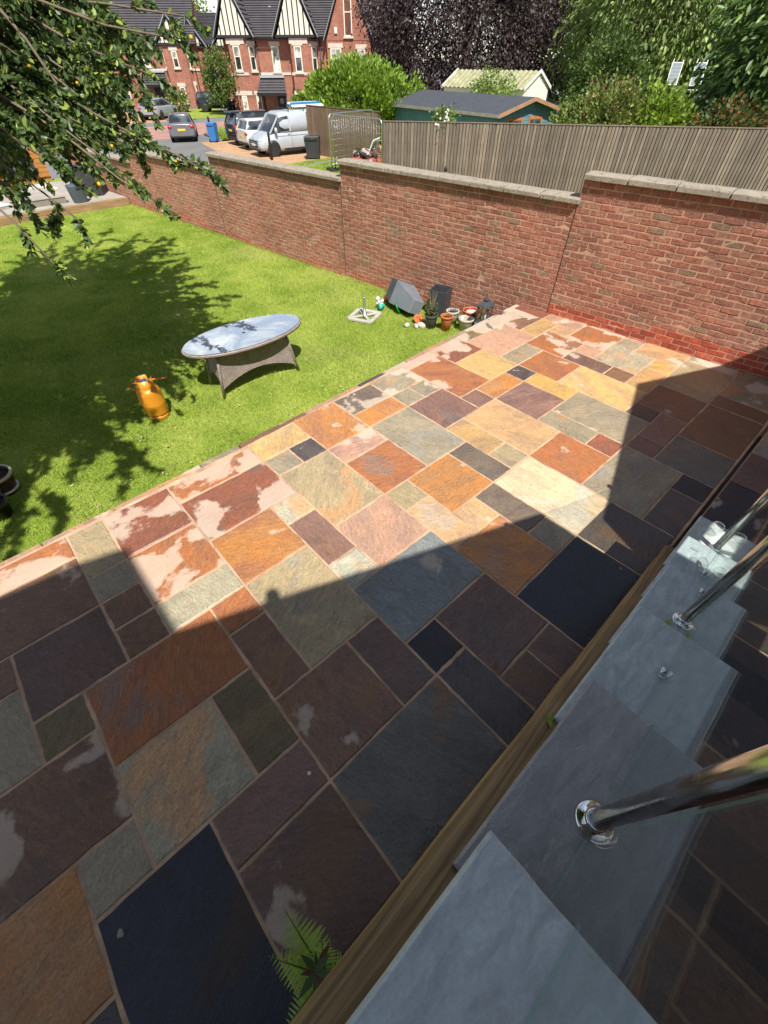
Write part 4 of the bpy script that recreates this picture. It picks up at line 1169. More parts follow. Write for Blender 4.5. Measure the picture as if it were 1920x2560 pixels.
for k in range(5):
    for i in range(n): m.f.append((k*n+i, k*n+(i+1) % n, (k+1)*n+(i+1) % n, (k+1)*n+i)); m.m.append(0); m.sm.append(True); m.c.append(None)
m._cap([5*n+i for i in range(n)]); m.build('body', basic('slate_grey_plastic', lin(92, 102, 112, .7), .5, .08, 5, .05), bn)
m = MB(); m.box(-.06, .06, -.204, -.192, .36, .39); m.build('handle_slot', M_BLACKP, bn)
ch = empty('rattan_armchair', (4.72, 16.75, LAWN+.20), 2.6, 'dark rattan armchair on the deck beside the wall', 'armchair')
m = MB(); m.box(-.34, .34, -.34, .34, .0, .36); m.build('seat', M_DRATTAN, ch, bevel=.03)
m = MB(); m.box(-.36, .36, .26, .40, .0, .82); m.build('backrest', M_DRATTAN, ch, bevel=.05)
for s in (-1, 1):
    m = MB(); m.box(min(s*.34, s*.44), max(s*.34, s*.44), -.36, .36, .0, .60); m.build('armrest', M_DRATTAN, ch, bevel=.03)
m = MB(); m.box(-.31, .31, -.32, .25, .36, .46); m.build('cushion', basic('grey_cushion', lin(120, 120, 122, .7), .9, .1, 5, .2), ch, bevel=.04)
for i, (x, y, w, lb) in enumerate(((3.55, 19.2, .85, 'white slatted board lying on the deck, larger of two'), (3.75, 18.55, .6, 'white slatted board lying on the deck, nearer and smaller'))):
    e = empty('white_board', (x, y, LAWN+.21), .05, lb, 'board')
    for k in range(4):
        m = MB(); m.box(-w/2, w/2, -.22+.115*k, -.12+.115*k, 0, .03); m.build('slat', M_WHITE, e)
bt = empty('letter_crate', (2.0, 16.5, LAWN+.0), .4, 'white slatted crate on the steps at the left of the deck', 'crate')
for k in range(5):
    m = MB(); m.box(-.16, .16, -.2+.085*k, -.2+.085*k+.06, .28, .31); m.build('slat', M_WHITE, bt)
m = MB(); m.box(-.15, .15, -.19, .2, .0, .28); m.build('frame', M_DECK, bt)
# cedar garden room
gr_ = empty('garden_room', (2.6, 21.6, LAWN), 0.02, 'orange cedar garden room behind the deck, seen through the branches', 'summerhouse')
for i in range(18):
    m = MB(); m.box(-2.6, 2.0, -.02, .02, .15+.14*i, .15+.14*i+.13); m.build('cladding_board', M_CEDAR, gr_)
m = MB(); m.box(-2.6, 2.0, .03, 2.6, .0, 2.7); m.build('wall', M_CEDAR, gr_)
m = MB(); m.box(-2.9, 2.25, -.4, 2.9, 2.7, 2.85); m.build('roof', M_DGREY, gr_)
for x in (-1.7, .45):
    m = MB(); m.box(x, x+1.15, -.05, -.025, .2, 2.2); f = m.build('door', M_DGREY, gr_); m = MB(); m.box(x+.08, x+1.07, -.06, -.052, .3, 2.1); m.build('pane', M_WIN, f)
# ------------------------------------------------------------------ street
def m_asphalt():
    n = NT('asphalt'); v = n.coord(); a = n.noise(v, .5, 5, .6); b = n.noise(v, 30, 4, .7)
    return n.done(n.hsv((.17, .17, .168), .5, 1, n.math('ADD', n.ramp(a, .3, .7, .8, 1.15, False), n.ramp(b, .3, .7, -.1, .1, False))), .9, n.bump(b, .3, .01))
def m_block(name, c1, c2):
    n = NT(name); v = n.coord('Object', (1, 1, 1), (0, 0, .6)); br = n.new('TexBrick'); n.put(v, br.inputs['Vector']); br.inputs['Scale'].default_value = 1
    br.inputs['Brick Width'].default_value = .2; br.inputs['Row Height'].default_value = .1; br.inputs['Mortar Size'].default_value = .004
    n.put(c1, br.inputs[1]); n.put(c2, br.inputs[2]); n.put(tuple(c*.5 for c in c1), br.inputs[3])
    a = n.noise(v, .8, 5, .6)
    return n.done(n.hsv(br.outputs[0], .5, 1, n.ramp(a, .3, .7, .82, 1.15, False)), .9, n.bump(br.outputs[1], -.2, .004))
M_ASPH = m_asphalt(); M_PINKB = m_block('pink_block_paving', lin(190, 150, 138, .8), lin(172, 130, 120, .8)); M_TANB = m_block('tan_block_paving', lin(206, 166, 128, .8), lin(190, 148, 110, .8))
def sheet(name, poly, z, mat, kind='structure'):
    m = MB(); m.add([(x, y, z) for x, y in poly], [tuple(range(len(poly)))]); return tag(m.build(name, mat), kind=kind)
g = MB(); g.box(-420, 420, -420, 420, STREET-.6, STREET); go = g.build('ground', M_ASPH); tag(go, kind='structure')
sheet('road', [(10, 40), (17, 38.5), (30, 42), (60, 30), (60, 36), (31, 47.5), (19, 47.5), (10, 52)], STREET+.004, M_PINKB)
sheet('driveway', [(14.5, 23.5), (34, 21.0), (36, 34), (17.2, 35.2)], STREET+.008, M_TANB)
sheet('house_driveway', [(14, 50.5), (23, 51), (22, 66), (14, 66)], STREET+.008, M_TANB)
M_VERGE = m_lawn(); M_VERGE.name = 'verge_ground'
def verge(name, poly, z=STREET+.012):
    o = sheet(name, poly, z, M_VERGE); return o
vm = MB(); vm.add([(14.8, 23.2, STREET+.012), (19.9, 23.4, STREET+.012), (19.6, 18.9, -1.0), (13.0, 18.2, -1.0), (8.0, 14, -.95), (7.6, -4, -.86), (25.5, -1.5, -.86), (26, 5, -.9), (6.3, 21, -1.28)],
       [(0, 1, 2, 3), (3, 2, 7, 6, 5, 4), (8, 0, 3, 4)]); vo = vm.build('grass_verge', M_VERGE); tag(vo, kind='structure')
def verge_z(x, y): return np.interp(y, [13.5, 18.5, 23.2], [-.93, -1.0, STREET+.012])
pm_ = MB(); pm_.add([(15.0, 20.7, verge_z(0, 20.7)+.02), (19.8, 22.0, verge_z(0, 22)+.02), (19.8, 22.5, verge_z(0, 22.5)+.02), (14.9, 21.2, verge_z(0, 21.2)+.02)], [(0, 1, 2, 3)]); tag(pm_.build('path', M_CONC), kind='structure')
verge('front_lawn', [(23.5, 51.5), (29.5, 50.5), (30.3, 53.4), (31.5, 62), (24.5, 62)])
verge('kerb_planting', [(18.6, 34.6), (19.6, 38.8), (20.6, 39.2), (21.4, 37), (20.5, 34.6)], STREET+.1)
verge('far_lawn', [(10, 50), (14, 49.6), (14, 66), (10, 66)])
verge('back_garden', [(31.2, 4.2), (20.4, 19.2), (20.4, 26), (42, 30), (90, 20), (90, -30)], STREET+.012)
def inpoly(poly):
    P = np.array(poly)
    def f(x, y):
        c = np.zeros(len(x), bool); j = len(P)-1
        for i in range(len(P)):
            k = ((P[i, 1] > y) != (P[j, 1] > y)) & (x < (P[j, 0]-P[i, 0])*(y-P[i, 1])/(P[j, 1]-P[i, 1]+1e-9)+P[i, 0]); c ^= k; j = i
        return c
    return f
grass('verge_grass', 60000, (10, 20), (15, 23.5), verge_z, .04, .09, .008, 'mown green grass of the verge behind the wall', inpoly([(10, 14), (16, 13), (19.5, 19.0), (19.8, 21.9), (15, 20.6), (12, 19.5)]), 31)
grass('verge_grass', 20000, (14, 20), (20, 23.5), verge_z, .04, .09, .008, 'strip of grass between the concrete path and the van', inpoly([(14.9, 21.3), (19.8, 22.6), (19.8, 23.4), (14.8, 23.2)]), 32)
grass('kerb_plants', 9000, (18, 22), (34, 40), STREET+.1, .15, .5, .02, 'tall grassy planting on the kerb beside the blue bin', inpoly([(18.6, 34.6), (19.6, 38.8), (20.6, 39.2), (21.4, 37), (20.5, 34.6)]), 33)
m = MB(); m.tube([(18.5, 34.5, STREET+.06), (19.4, 38.9, STREET+.06), (20.6, 39.4, STREET+.06), (21.5, 37.2, STREET+.06)], .08, 6); tag(m.build('kerb', M_CONC), kind='structure')

# ------------------------------------------------------------------ fences
def fence(name, a, b, h, pitch, bw, mat, label, cols, seed, zb=STREET, lean=0.0):
    a = Vector((*a, 0)); b = Vector((*b, 0)); L = (b-a).length; ang = math.atan2(b.y-a.y, b.x-a.x)
    e = empty(name, (a.x, a.y, zb), ang, label, 'fence'); rd = random.Random(seed)
    V_ = []
    for i in range(10):
        m = MB(); kf = rd.uniform(.72, 1.22); m.col = tuple(c*kf for c in rd.choice(cols))
        t0, t1 = .014, .024        # feather edge: thin on one side
        m.hexa([(0, 0, 0), (bw, 0, 0), (bw, t0, 0), (0, t1, 0), (0, 0, h), (bw, 0, h), (bw, t0, h), (0, t1, h)] if 0 else
               [(0, -t1, 0), (bw, -t0, 0), (bw, 0, 0), (0, 0, 0), (0, -t1, h), (bw, -t0, h), (bw, 0, h), (0, 0, h)])
        V_.append(m.mesh('slat', mat))
    n = int(L/pitch)
    for i in range(n):
        link('slat', rd.choice(V_), e, (i*pitch, rd.uniform(-.004, .004), rd.uniform(-.012, .004)), (0, rd.uniform(-.006, .006)+lean, rd.uniform(-.03, .03)))
    m = MB(); m.col = cols[0]; m.box(-.02, L, -.035, .03, h, h+.03); m.build('capping_rail', mat, e)
    m = MB(); m.col = tuple(c*.55 for c in cols[0]); m.box(0, L, .001, .004, 0, h); m.build('dark_gap_sheet', mat, e)  # added sheet, darkened in colour to give the slats dark gaps
    for z in (.35, h*.55, h-.25):
        m = MB(); m.col = cols[0]; m.box(0, L, .004, .05, z, z+.08); m.build('rail', mat, e)
    k = 0
    while k*2.9 < L:
        m = MB(); m.col = cols[0]; m.box(k*2.9-.05, k*2.9+.05, .05, .15, 0, h); m.build('post', mat, e); k += 1
    return e
# the slats stand on the street side of the rails: local -y faces the viewer
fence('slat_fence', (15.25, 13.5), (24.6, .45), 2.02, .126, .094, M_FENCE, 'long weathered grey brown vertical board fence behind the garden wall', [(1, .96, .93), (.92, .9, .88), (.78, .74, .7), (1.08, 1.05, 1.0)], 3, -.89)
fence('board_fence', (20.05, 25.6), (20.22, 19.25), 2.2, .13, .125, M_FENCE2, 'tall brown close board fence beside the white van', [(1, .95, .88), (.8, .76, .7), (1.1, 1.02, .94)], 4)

# ------------------------------------------------------------------ sheds behind the fence
def clad(name, e, x0, x1, y, z0, z1, mat, n, th=.02, flip=1):
    h = (z1-z0)/n
    for i in range(n):
        m = MB(); zz = z0+i*h
        m.hexa([(x0, y-th*flip, zz), (x1, y-th*flip, zz), (x1, y, zz), (x0, y, zz), (x0, y-th*.3*flip, zz+h-.004), (x1, y-th*.3*flip, zz+h-.004), (x1, y, zz+h-.004), (x0, y, zz+h-.004)])
        m.build(name, mat, e)
M_BLUEB = wood('blue_painted_board', lin(112, 152, 166, .85), lin(92, 130, 144, .85), 0, .7, 2.5, .2)
M_FELT = basic('roof_felt', lin(84, 88, 96, .62), .85, .12, 2.5, .2)
M_BARGE = wood('barge_board', (.42, .24, .13), (.30, .16, .08), 0, .7, 2.5, .2)
# local x along the ridge, -y towards the fence
SA, SB = Vector((26.0, 24.6)), Vector((24.7, 14.9))
sd = (SB-SA).normalized(); SL = (SB-SA).length; sang = math.atan2(sd.y, sd.x)
sh = empty('blue_shed', (SA.x, SA.y, STREET), sang, 'blue boarded shed with dark felt roof behind the slat fence', 'shed')
EV, RG, DP = 2.05, 2.62, 5.2     # eaves, ridge, depth (+y is away)
m = MB(); m.box(.25, SL-.35, .25, DP-.25, 0, EV); m.build('wall', M_BLUEB, sh)
clad('cladding_board', sh, .22, SL-.32, .25, .2, EV-.02, M_BLUEB, 13)
m = MB(); m.extr([(SL-.35, .25, EV), (SL-.35, DP-.25, EV), (SL-.35, DP/2, RG-.06)], (-.05, 0, 0)); m.build('gable', M_BLUEB, sh)
for i in range(6):
    zz = EV-.9+.15*i; m = MB(); m.box(SL-.35, SL-.33, .3, DP-.3, zz, zz+.14); m.build('gable_board', M_BLUEB, sh)
for s in (0, 1):
    ya, yb = (0, DP/2) if s == 0 else (DP, DP/2)
    m = MB(); m.extr([(0, ya, EV), (0, yb, RG), (0, yb, RG+.05), (0, ya, EV+.05)], (SL, 0, 0)); m.build('roof_felt', M_FELT, sh)
    m = MB(); m.extr([(SL, ya, EV-.10), (SL, yb, RG-.10), (SL, yb, RG+.06), (SL, ya, EV+.06)], (.04, 0, 0)); m.build('barge_board', M_BARGE, sh)
m = MB(); m.box(0, SL, -.03, .0, EV-.09, EV+.045); m.build('fascia', M_DECK, sh)
for (y0, y1) in ((1.0, 2.2), (2.7, 3.8)):
    m = MB(); m.box(SL-.33, SL-.30, y0, y1, EV-1.0, EV-.15); w = m.build('window', M_CEDAR, sh); m = MB(); m.box(SL-.30, SL-.29, y0+.12, y1-.12, EV-.9, EV-.27); m.build('pane', M_WIN, w)
# white corrugated outbuilding
M_CORR = basic('mossy_corrugated_sheet', lin(176, 174, 136, .72), .85, .3, 2.2, .4)
WA, WB = Vector((36.2, 29.4)), Vector((36.8, 21.9)); wdv = (WB-WA).normalized(); WL = (WB-WA).length
ob = empty('white_outbuilding', (WA.x, WA.y, STREET), math.atan2(wdv.y, wdv.x), 'old white outbuilding with mossy corrugated roof behind the blue shed', 'outbuilding')
m = MB(); m.box(.1, WL-.1, .15, 3.85, 0, 2.5); m.build('wall', M_WHITE, ob)
m = MB(); m.extr([(WL-.1, .15, 2.5), (WL-.1, 3.85, 2.5), (WL-.1, 2.0, 3.35)], (-.05, 0, 0)); m.build('gable', M_WHITE, ob)
for k in range(12):
    m = MB(); m.box(WL-.1, WL-.075, .18+.305*k, .18+.305*k+.25, 0.6, 2.55+(.8*min(k+.5, 11.5-k)/6 if 0 < k < 11 else 0)); m.build('wall_board', M_WHITE, ob)
for s in (0, 1):
    ya, yb = (0, 2.0) if s == 0 else (4.0, 2.0); m = MB(); n = 36; v = []
    for i in range(n+1):
        x = WL*i/n; dz = .035*math.cos(i*math.pi)
        v += [(x, ya, 2.5+dz), (x, yb, 3.42+dz)]
    m.add(v, [(2*i, 2*i+2, 2*i+3, 2*i+1) for i in range(n)]); m.build('corrugated_roof', M_CORR, ob)
    for x in (-.04, WL): m2 = MB(); m2.extr([(x, ya, 2.40), (x, yb, 3.32), (x, yb, 3.50), (x, ya, 2.58)], (.05, 0, 0)); m2.build('barge_board', M_WHITE, ob)
# two solar panels on a stand
def solar(loc, rz, label):
    e = empty('solar_panel', loc, rz, label, 'solar panel', 'solar panels among the trees')
    tl = math.radians(38)
    m = MB(); m.box(-.34, .34, -.85, .85, -.02, .02); p = m.build('frame', M_WHITE, e, (0, 0, 1.0), (tl, 0, 0))
    for i in range(6):
        m = MB(); m.box(-.30, .30, -.80+.268*i, -.80+.268*i+.25, .02, .026); m.build('cell', basic('solar_cell%d' % i, (.20, .23, .25), .25, .1, 4, 0), p)
    for s in (-.3, .3):
        m = MB(); m.tube([(s, .65, 1.7), (s, .75, 0)], .025, 6); m.build('strut', M_WHITE, e)
    m = MB(); m.tube([(-.34, -.7, .3), (.34, -.7, .3)], .03, 6); m.build('base_rail', M_WHITE, e)
    return e

# ------------------------------------------------------------------ mesh fence panels, bins, bollards
def heras(a, b, h, label):
    a = Vector((*a, 0)); b = Vector((*b, 0)); L = (b-a).length
    e = empty('mesh_fence_panel', (a.x, a.y, -1.0), math.atan2(b.y-a.y, b.x-a.x), label, 'fence panel', 'temporary fence panels')
    r = .18
    m = MB(); pts = [(0, 0, 0), (0, 0, h-r)]+[(r-r*math.cos(t), 0, h-r+r*math.sin(t)) for t in [math.pi/8*k for k in range(1, 5)]]
    pts += [(L-r+r*math.sin(t), 0, h-r+r*math.cos(t)) for t in [math.pi/8*k for k in range(0, 5)]]+[(L, 0, 0)]
    m.tube(pts, .024, 8); m.build('frame', M_GALV, e)
    w = MB()
    for k in range(1, int(L/.16)): w.tube([(k*.16, 0, .25), (k*.16, 0, h-.1)], .0022, 4)
    for k in range(9): w.tube([(.02, 0, .28+k*.22), (L-.02, 0, .28+k*.22)], .0022, 4)
    w.tube([(0, 0, .25), (L, 0, .25)], .02, 6); tag(w.build('wire_mesh', M_GALV, e), kind='stuff')
    for x in (0, L):
        m = MB(); m.bev(x-.12, x+.12, -.32, .32, 0, .13, .02); m.build('rubber_foot', M_TYRE, e)
heras((16.2, 18.3), (19.35, 18.75), 2.06, 'galvanised mesh fence panel running back to the board fence')
heras((16.24, 18.1), (16.45, 14.9), 2.06, 'galvanised mesh fence panel standing along the garden wall')
def wheelie(loc, rz, mat, label, h=1.07, w=.58, d=.72, wheels=True, cat='wheelie bin'):
    e = empty('wheelie_bin', loc, rz, label, cat)
    m = MB(); a, b = w/2, d/2
    m.hexa([(-a*.8, -b*.72, .06), (a*.8, -b*.72, .06), (a*.8, b*.72, .06), (-a*.8, b*.72, .06), (-a*.97, -b*.95, h*.9), (a*.97, -b*.95, h*.9), (a*.97, b*.95, h*.9), (-a*.97, b*.95, h*.9)])
    m.build('body', mat, e, bevel=.02)
    m = MB(); m.hexa([(-a, -b, h*.9), (a, -b, h*.9), (a, b, h*.93), (-a, b, h*.93), (-a*.9, -b*.85, h*.965), (a*.9, -b*.85, h*.965), (a*.9, b*.9, h), (-a*.9, b*.9, h)]); m.build('lid', mat, e, bevel=.02)
    m = MB(); m.tube([(-a*.8, b+.04, h*.9), (a*.8, b+.04, h*.9)], .018, 8); m.build('handle', mat, e)
    if wheels:
        for s in (-1, 1):
            m = MB(); m.lathe([(.04, -.03), (.1, -.03), (.1, .03), (.04, .03)], 18, (s*a*.86, b*.72, .10), True, ((0, 1, 0), (0, 0, 1), (s, 0, 0))); m.build('wheel', M_TYRE, e)
    return e
M_BLUEP = basic('blue_plastic', lin(58, 126, 196, .8), .45, .08, 4, .05)
wheelie((18.15, 34.75, STREET), 2.3, M_BLUEP, 'bright blue wheelie bin beside the black car')
wheelie((19.10, 23.95, STREET), 2.4, basic('black_bin_plastic', lin(64, 66, 70, .7), .5, .1, 4, .05), 'large black lidded bin standing by the board fence', 1.06, .9, .95)
def bollard(loc, h, r, label, light=False, rz=0):
    e = empty('bollard', loc, rz, label, 'bollard')
    m = MB(); m.lathe([(r, 0), (r, h*.78), (r*1.12, h*.79), (r*1.12, h*.81)], 18); m.build('shaft', M_BLACKP, e)
    if light:
        m = MB(); m.lathe([(r*.8, h*.81), (r*.8, h*.93)], 16); m.build('lens', M_WINL, e)
        for k in range(3):
            m = MB(); m.lathe([(r*.95, h*(.835+.03*k)), (r*.95, h*(.84+.03*k))], 18); m.build('louvre', M_GALV, e)
        m = MB(); m.lathe([(r*1.15, h*.93), (r*1.15, h*.97), (r*.6, h)], 18); m.build('cap', M_BLACKP, e)
    else:
        m = MB(); m.lathe([(r, h*.81), (r, h*.92), (r*.9, h*.93), (r*.9, h*.955), (r, h*.96), (r*.7, h)], 18); m.build('head', M_BLACKP, e)
bollard((20.3, 39.6, STREET), 1.0, .075, 'black street bollard beside the blue bin')
bollard((16.95, 25.2, STREET), 1.25, .07, 'black street bollard in front of the white van')
bollard((12.2, 7.4, -.87), 1.54, .045, 'slim black garden light standing behind the brick wall', True)
# open skip sack full of rubble
sk = empty('skip_bag', (17.1, 16.4, -1.0), .25, 'red skip heaped with rubble and broken boards behind the wall', 'skip')
M_SKIP = basic('red_sack', lin(176, 84, 66, .75), .85, .2, 4, .4)
m = MB(); v = []; n = 20
for z, r in ((0, .74), (.3, .8), (.66, .78), (.7, .72)):
    v += [(1.25*r*math.copysign(abs(math.cos(t))**.5, math.cos(t)), .85*r*math.copysign(abs(math.sin(t))**.5, math.sin(t)), z+.03*math.sin(5*t)) for t in [2*math.pi*i/n for i in range(n)]]
m.add(v, [(k*n+i, k*n+(i+1) % n, (k+1)*n+(i+1) % n, (k+1)*n+i) for k in range(3) for i in range(n)], True); m.build('sack', M_SKIP, sk)
rd = random.Random(12); cols = [lin(120, 76, 60), lin(60, 50, 46), lin(190, 170, 160), lin(150, 110, 90), lin(90, 62, 52), lin(205, 195, 190)]
for i in range(46):
    s = rd.uniform(.10, .22); c = rd.choice(cols); m = MB(); m.bev(-s, s, -s*.5, s*.5, -s*.35, s*.35, .015)
    nm = 'rubble%d' % cols.index(c); mt = bpy.data.materials.get(nm) or basic(nm, tuple(q*.8 for q in c), .9, .2, 8, .3)
    m.build('rubble', mt, sk, (rd.uniform(-.85, .85), rd.uniform(-.55, .55), 0.62+rd.uniform(0, .26)), (rd.uniform(-.6, .6), rd.uniform(-.6, .6), rd.uniform(0, 3)))
m = MB(); m.box(-.55, .55, -.02, .02, -.25, .25); m.build('white_frame', M_WHITE, sk, (.45, .1, 1.02), (.5, 0, .3))
m = MB(); m.box(-.4, .4, -.01, .01, -.16, .16); m.build('frame_panel', M_PEB, sk, (.45, .07, 1.03), (.5, 0, .3))
m = MB(); m.box(-.3, .3, -.2, .2, -.03, .03); m.build('orange_board', M_CEDAR, sk, (.6, -.35, .88), (.5, .3, .3))
# ------------------------------------------------------------------ houses
def m_tile():
    n = NT('roof_tile'); v = n.coord(); a = n.noise(v, 1.5, 4, .6); b = n.noise(v, 14, 4, .7)
    return n.done(n.hsv(lin(96, 92, 96, .62), .5, 1, n.math('ADD', n.ramp(a, .3, .7, .85, 1.15, False), n.ramp(b, .3, .7, -.15, .15, False))), .75, n.bump(b, .3, .01), spec=.35)
M_TILE = m_tile()
def roof_plane(e, p0, p1, q0, q1, rows, name='roof'):
    """tiled plane in stepped courses; p = eaves edge, q = ridge edge"""
    p0, p1, q0, q1 = map(Vector, (p0, p1, q0, q1)); nrm = (p1-p0).cross(q0-p0).normalized()
    if nrm.z < 0: nrm = -nrm
    m = MB()
    for i in range(rows):
        a, b = i/rows, (i+1)/rows
        A, B, C, D = p0.lerp(q0, a), p1.lerp(q1, a), p1.lerp(q1, b), p0.lerp(q0, b)
        t = nrm*.075; t2 = nrm*.006
        m.add([A, B, C, D, A+t, B+t, C+t2, D+t2], [(4, 5, 6, 7), (0, 1, 5, 4), (1, 2, 6, 5), (3, 0, 4, 7)])
    return m.build(name, M_TILE, e)
def window(e, s0, s1, z0, z1, y, mull=1, transom=.58, glass=None, lintel=True, sill=True, rot=0.0, org=(0, 0)):
    """framed window in a local facet; y is the wall face, viewer at -y"""
    W_, H_ = s1-s0, z1-z0
    w = bpy.data.objects.new('window', None); COL.objects.link(w); w.parent = e; w.location = (org[0], org[1], 0); w.rotation_euler = (0, 0, rot)
    f = .095
    m = MB()
    m.box(s0, s0+f, y-.03, y+.08, z0, z1); m.box(s1-f, s1, y-.03, y+.08, z0, z1)
    m.box(s0+f, s1-f, y-.03, y+.08, z0, z0+f); m.box(s0+f, s1-f, y-.03, y+.08, z1-f, z1)
    zt = z0+H_*transom; m.box(s0+f, s1-f, y-.028, y+.08, zt-.035, zt+.035)
    for k in range(1, mull): xm = s0+W_*k/mull; m.box(xm-.03, xm+.03, y-.026, y+.08, z0+f, z1-f)
    m.build('frame', M_CREAM, w)
    for (a, b, gm) in ((z0+f, zt-.035, glass or M_WIN), (zt+.035, z1-f, M_WINL)):
        m = MB(); m.box(s0+f, s1-f, y+.0, y+.02, a, b); m.build('pane', gm, w)
    if lintel: m = MB(); m.box(s0-.16, s1+.16, y-.05, y+.06, z1+.02, z1+.32); m.build('lintel', M_STONE, w)
    if sill: m = MB(); m.box(s0-.1, s1+.1, y-.12, y+.05, z0-.12, z0); m.build('sill', M_STONE, w)
    return w
def gable(e, s0, s1, z0, apex_s, apex_z, y, depth, studs, fill, board=True):
    """half-timbered gable front with barge boards and its own little roof"""
    g = bpy.data.objects.new('gable', None); COL.objects.link(g); g.parent = e
    m = MB(); m.extr([(s0+.1, y, z0), (s1-.1, y, z0), (apex_s, y, apex_z-.12)], (0, .25, 0)); m.build('infill', fill, g)
    if studs:
        m = MB(); m.box(s0, s1, y-.05, y-.002, z0-.02, z0+.16); m.build('beam', M_BLKTIM, g)
        for k in range(1, studs):
            s = s0+(s1-s0)*k/studs; top = z0+(apex_z-z0)*(1-abs(s-apex_s)/((apex_s-s0) if s < apex_s else (s1-apex_s)))-.15
            if top > z0+.25: m = MB(); m.box(s-.055, s+.055, y-.04, y-.002, z0+.16, top); m.build('stud', M_BLKTIM, g)
    for sa in (s0-.28, s1+.28):
        za = z0-.22 if board else z0
        m = MB(); m.extr([(sa, y-.2, za), (apex_s, y-.2, apex_z), (apex_s, y-.2, apex_z+.2), (sa, y-.2, za+.2)], (0, .05, 0)); m.build('barge_board', M_BLKTIM, g)
        m = MB(); m.extr([(sa, y-.24, za+.2), (apex_s, y-.24, apex_z+.2), (apex_s, y-.24, apex_z+.29), (sa, y-.24, za+.29)], (0, .16, 0)); m.build('verge', M_LEAD, g)
        roof_plane(g, (sa, y-.1, za+.2), (sa, y+depth, za+.2), (apex_s, y-.1, apex_z+.2), (apex_s, y+depth, apex_z+.2), 12, 'gable_roof')
    return g
def pipe(e, s, y, z0, z1):
    m = MB(); m.tube([(s, y, z0), (s, y, z1)], .05, 8); m.build('downpipe', M_GUTTER, e)
def canted_bay(e, s0, s1, yf, yb, h, cut):
    m = MB(); m.prism([(s0-cut*.0, yb), (s0+cut*.35, yf), (s1-cut, yf), (s1, yb)], 0, h); return m.build('bay', M_HBRICK, e)
def porch(e, s0, s1, z0, z1, y0, y1):
    p = bpy.data.objects.new('porch', None); COL.objects.link(p); p.parent = e
    roof_plane(p, (s0, y0, z0), (s1, y0, z0), (s0+.35, y1, z1), (s1-.35, y1, z1), 6, 'porch_roof')
    m = MB(); m.box(s0, s1, y0-.02, y0+.1, z0-.16, z0); m.build('porch_fascia', M_GUTTER, p)
    m = MB(); m.box(s0+.3, s1-.3, y1-.35, y1, z1-.05, z1+.12); m.build('flashing', M_LEAD, p)
    for s in (s0+.1, s1-.2): m = MB(); m.box(s, s+.12, y0+.1, y0+.22, 0, z0-.1); m.build('porch_post', M_BLKTIM, p)

H1 = empty('tall_house', (30.4, 53.1, STREET), math.atan2(-.697, .717), 'tall red brick house with half timbered gables behind the parked cars', 'house')
m = MB(); m.box(-.6, 15.2, .9, 9, 0, 5.5); m.build('wall', M_HBRICK, H1)
roof_plane(H1, (-1.0, .45, 5.42), (15.7, .45, 5.42), (-1.0, 5.0, 9.6), (15.7, 5.0, 9.6), 26)
m = MB(); m.extr([(15.5, .9, 5.5), (15.5, 9.0, 5.5), (15.5, 5.0, 9.4)], (-.3, 0, 0)); m.build('end_wall', M_HBRICK, H1)
roof_plane(H1, (-1.0, 9.5, 5.42), (15.7, 9.5, 5.42), (-1.0, 5.0, 9.6), (15.7, 5.0, 9.6), 10, 'rear_roof')
m = MB(); m.tube([(-1, .38, 5.36), (9.7, .38, 5.36)], .07, 6); m.build('gutter', M_GUTTER, H1)
canted_bay(H1, -.25, 2.75, 0, .92, 5.4, 1.05); canted_bay(H1, 5.95, 9.05, 0, .92, 5.4, 1.05)
gable(H1, -.85, 2.55, 5.42, .80, 8.85, -.12, 4.2, 7, M_RENDER); gable(H1, 4.95, 8.85, 5.42, 6.92, 9.3, -.12, 4.4, 8, M_RENDER)
# brick gable wing
m = MB(); m.extr([(9.9, .25, 0), (14.25, .25, 0), (14.25, .25, 5.25), (12.08, .25, 9.7), (9.9, .25, 5.25)], (0, .6, 0)); m.build('gable_wall', M_HBRICK, H1)
gable(H1, 9.9, 14.25, 5.2, 12.08, 9.75, .22, 4.4, 0, M_HBRICK)
window(H1, .52, 1.18, 3.18, 4.88, -.02); window(H1, 6.62, 7.35, 3.08, 4.86, -.02); window(H1, 4.15, 4.92, 3.10, 4.85, .88, glass=M_WINL)
window(H1, 10.2, 11.32, 3.1, 4.7, .22, 2); window(H1, 11.7, 12.48, 5.45, 8.1, .22, lintel=False); window(H1, 12.9, 13.7, 3.1, 4.62, .22)
window(H1, .56, 1.1, .3, 1.40, -.02, glass=M_WINL); window(H1, 6.7, 7.4, .3, 1.4, -.02)
fa = math.atan2(.92, 1.05)
for (sx_, z0, z1) in ((1.70, 3.16, 4.88), (8.0, 3.0, 4.82), (1.70, .3, 1.4), (8.0, .3, 1.4)): window(H1, .40, 1.0, z0, z1, -.02, rot=fa, org=(sx_, 0))
for s0, s1 in ((-.05, 1.72), (6.2, 8.02)):
    m = MB(); m.box(s0, s1, -.06, .1, 2.86, 3.06); m.build('stone_band', M_STONE, H1)
    m = MB(); m.box(s0, s1, -.04, .1, 5.0, 5.36); m.build('stone_head', M_STONE, H1)
    m = MB(); m.box(s0, s1, -.05, .1, 1.42, 1.74); m.build('stone_head', M_STONE, H1)
m = MB(); m.box(2.75, 5.9, .84, .95, 2.86, 3.04); m.build('stone_band', M_STONE, H1)
m = MB(); m.box(9.0, 9.9, .84, .95, 2.86, 3.04); m.build('stone_band', M_STONE, H1)
porch(H1, 2.35, 5.45, 1.55, 2.72, -.55, .95)
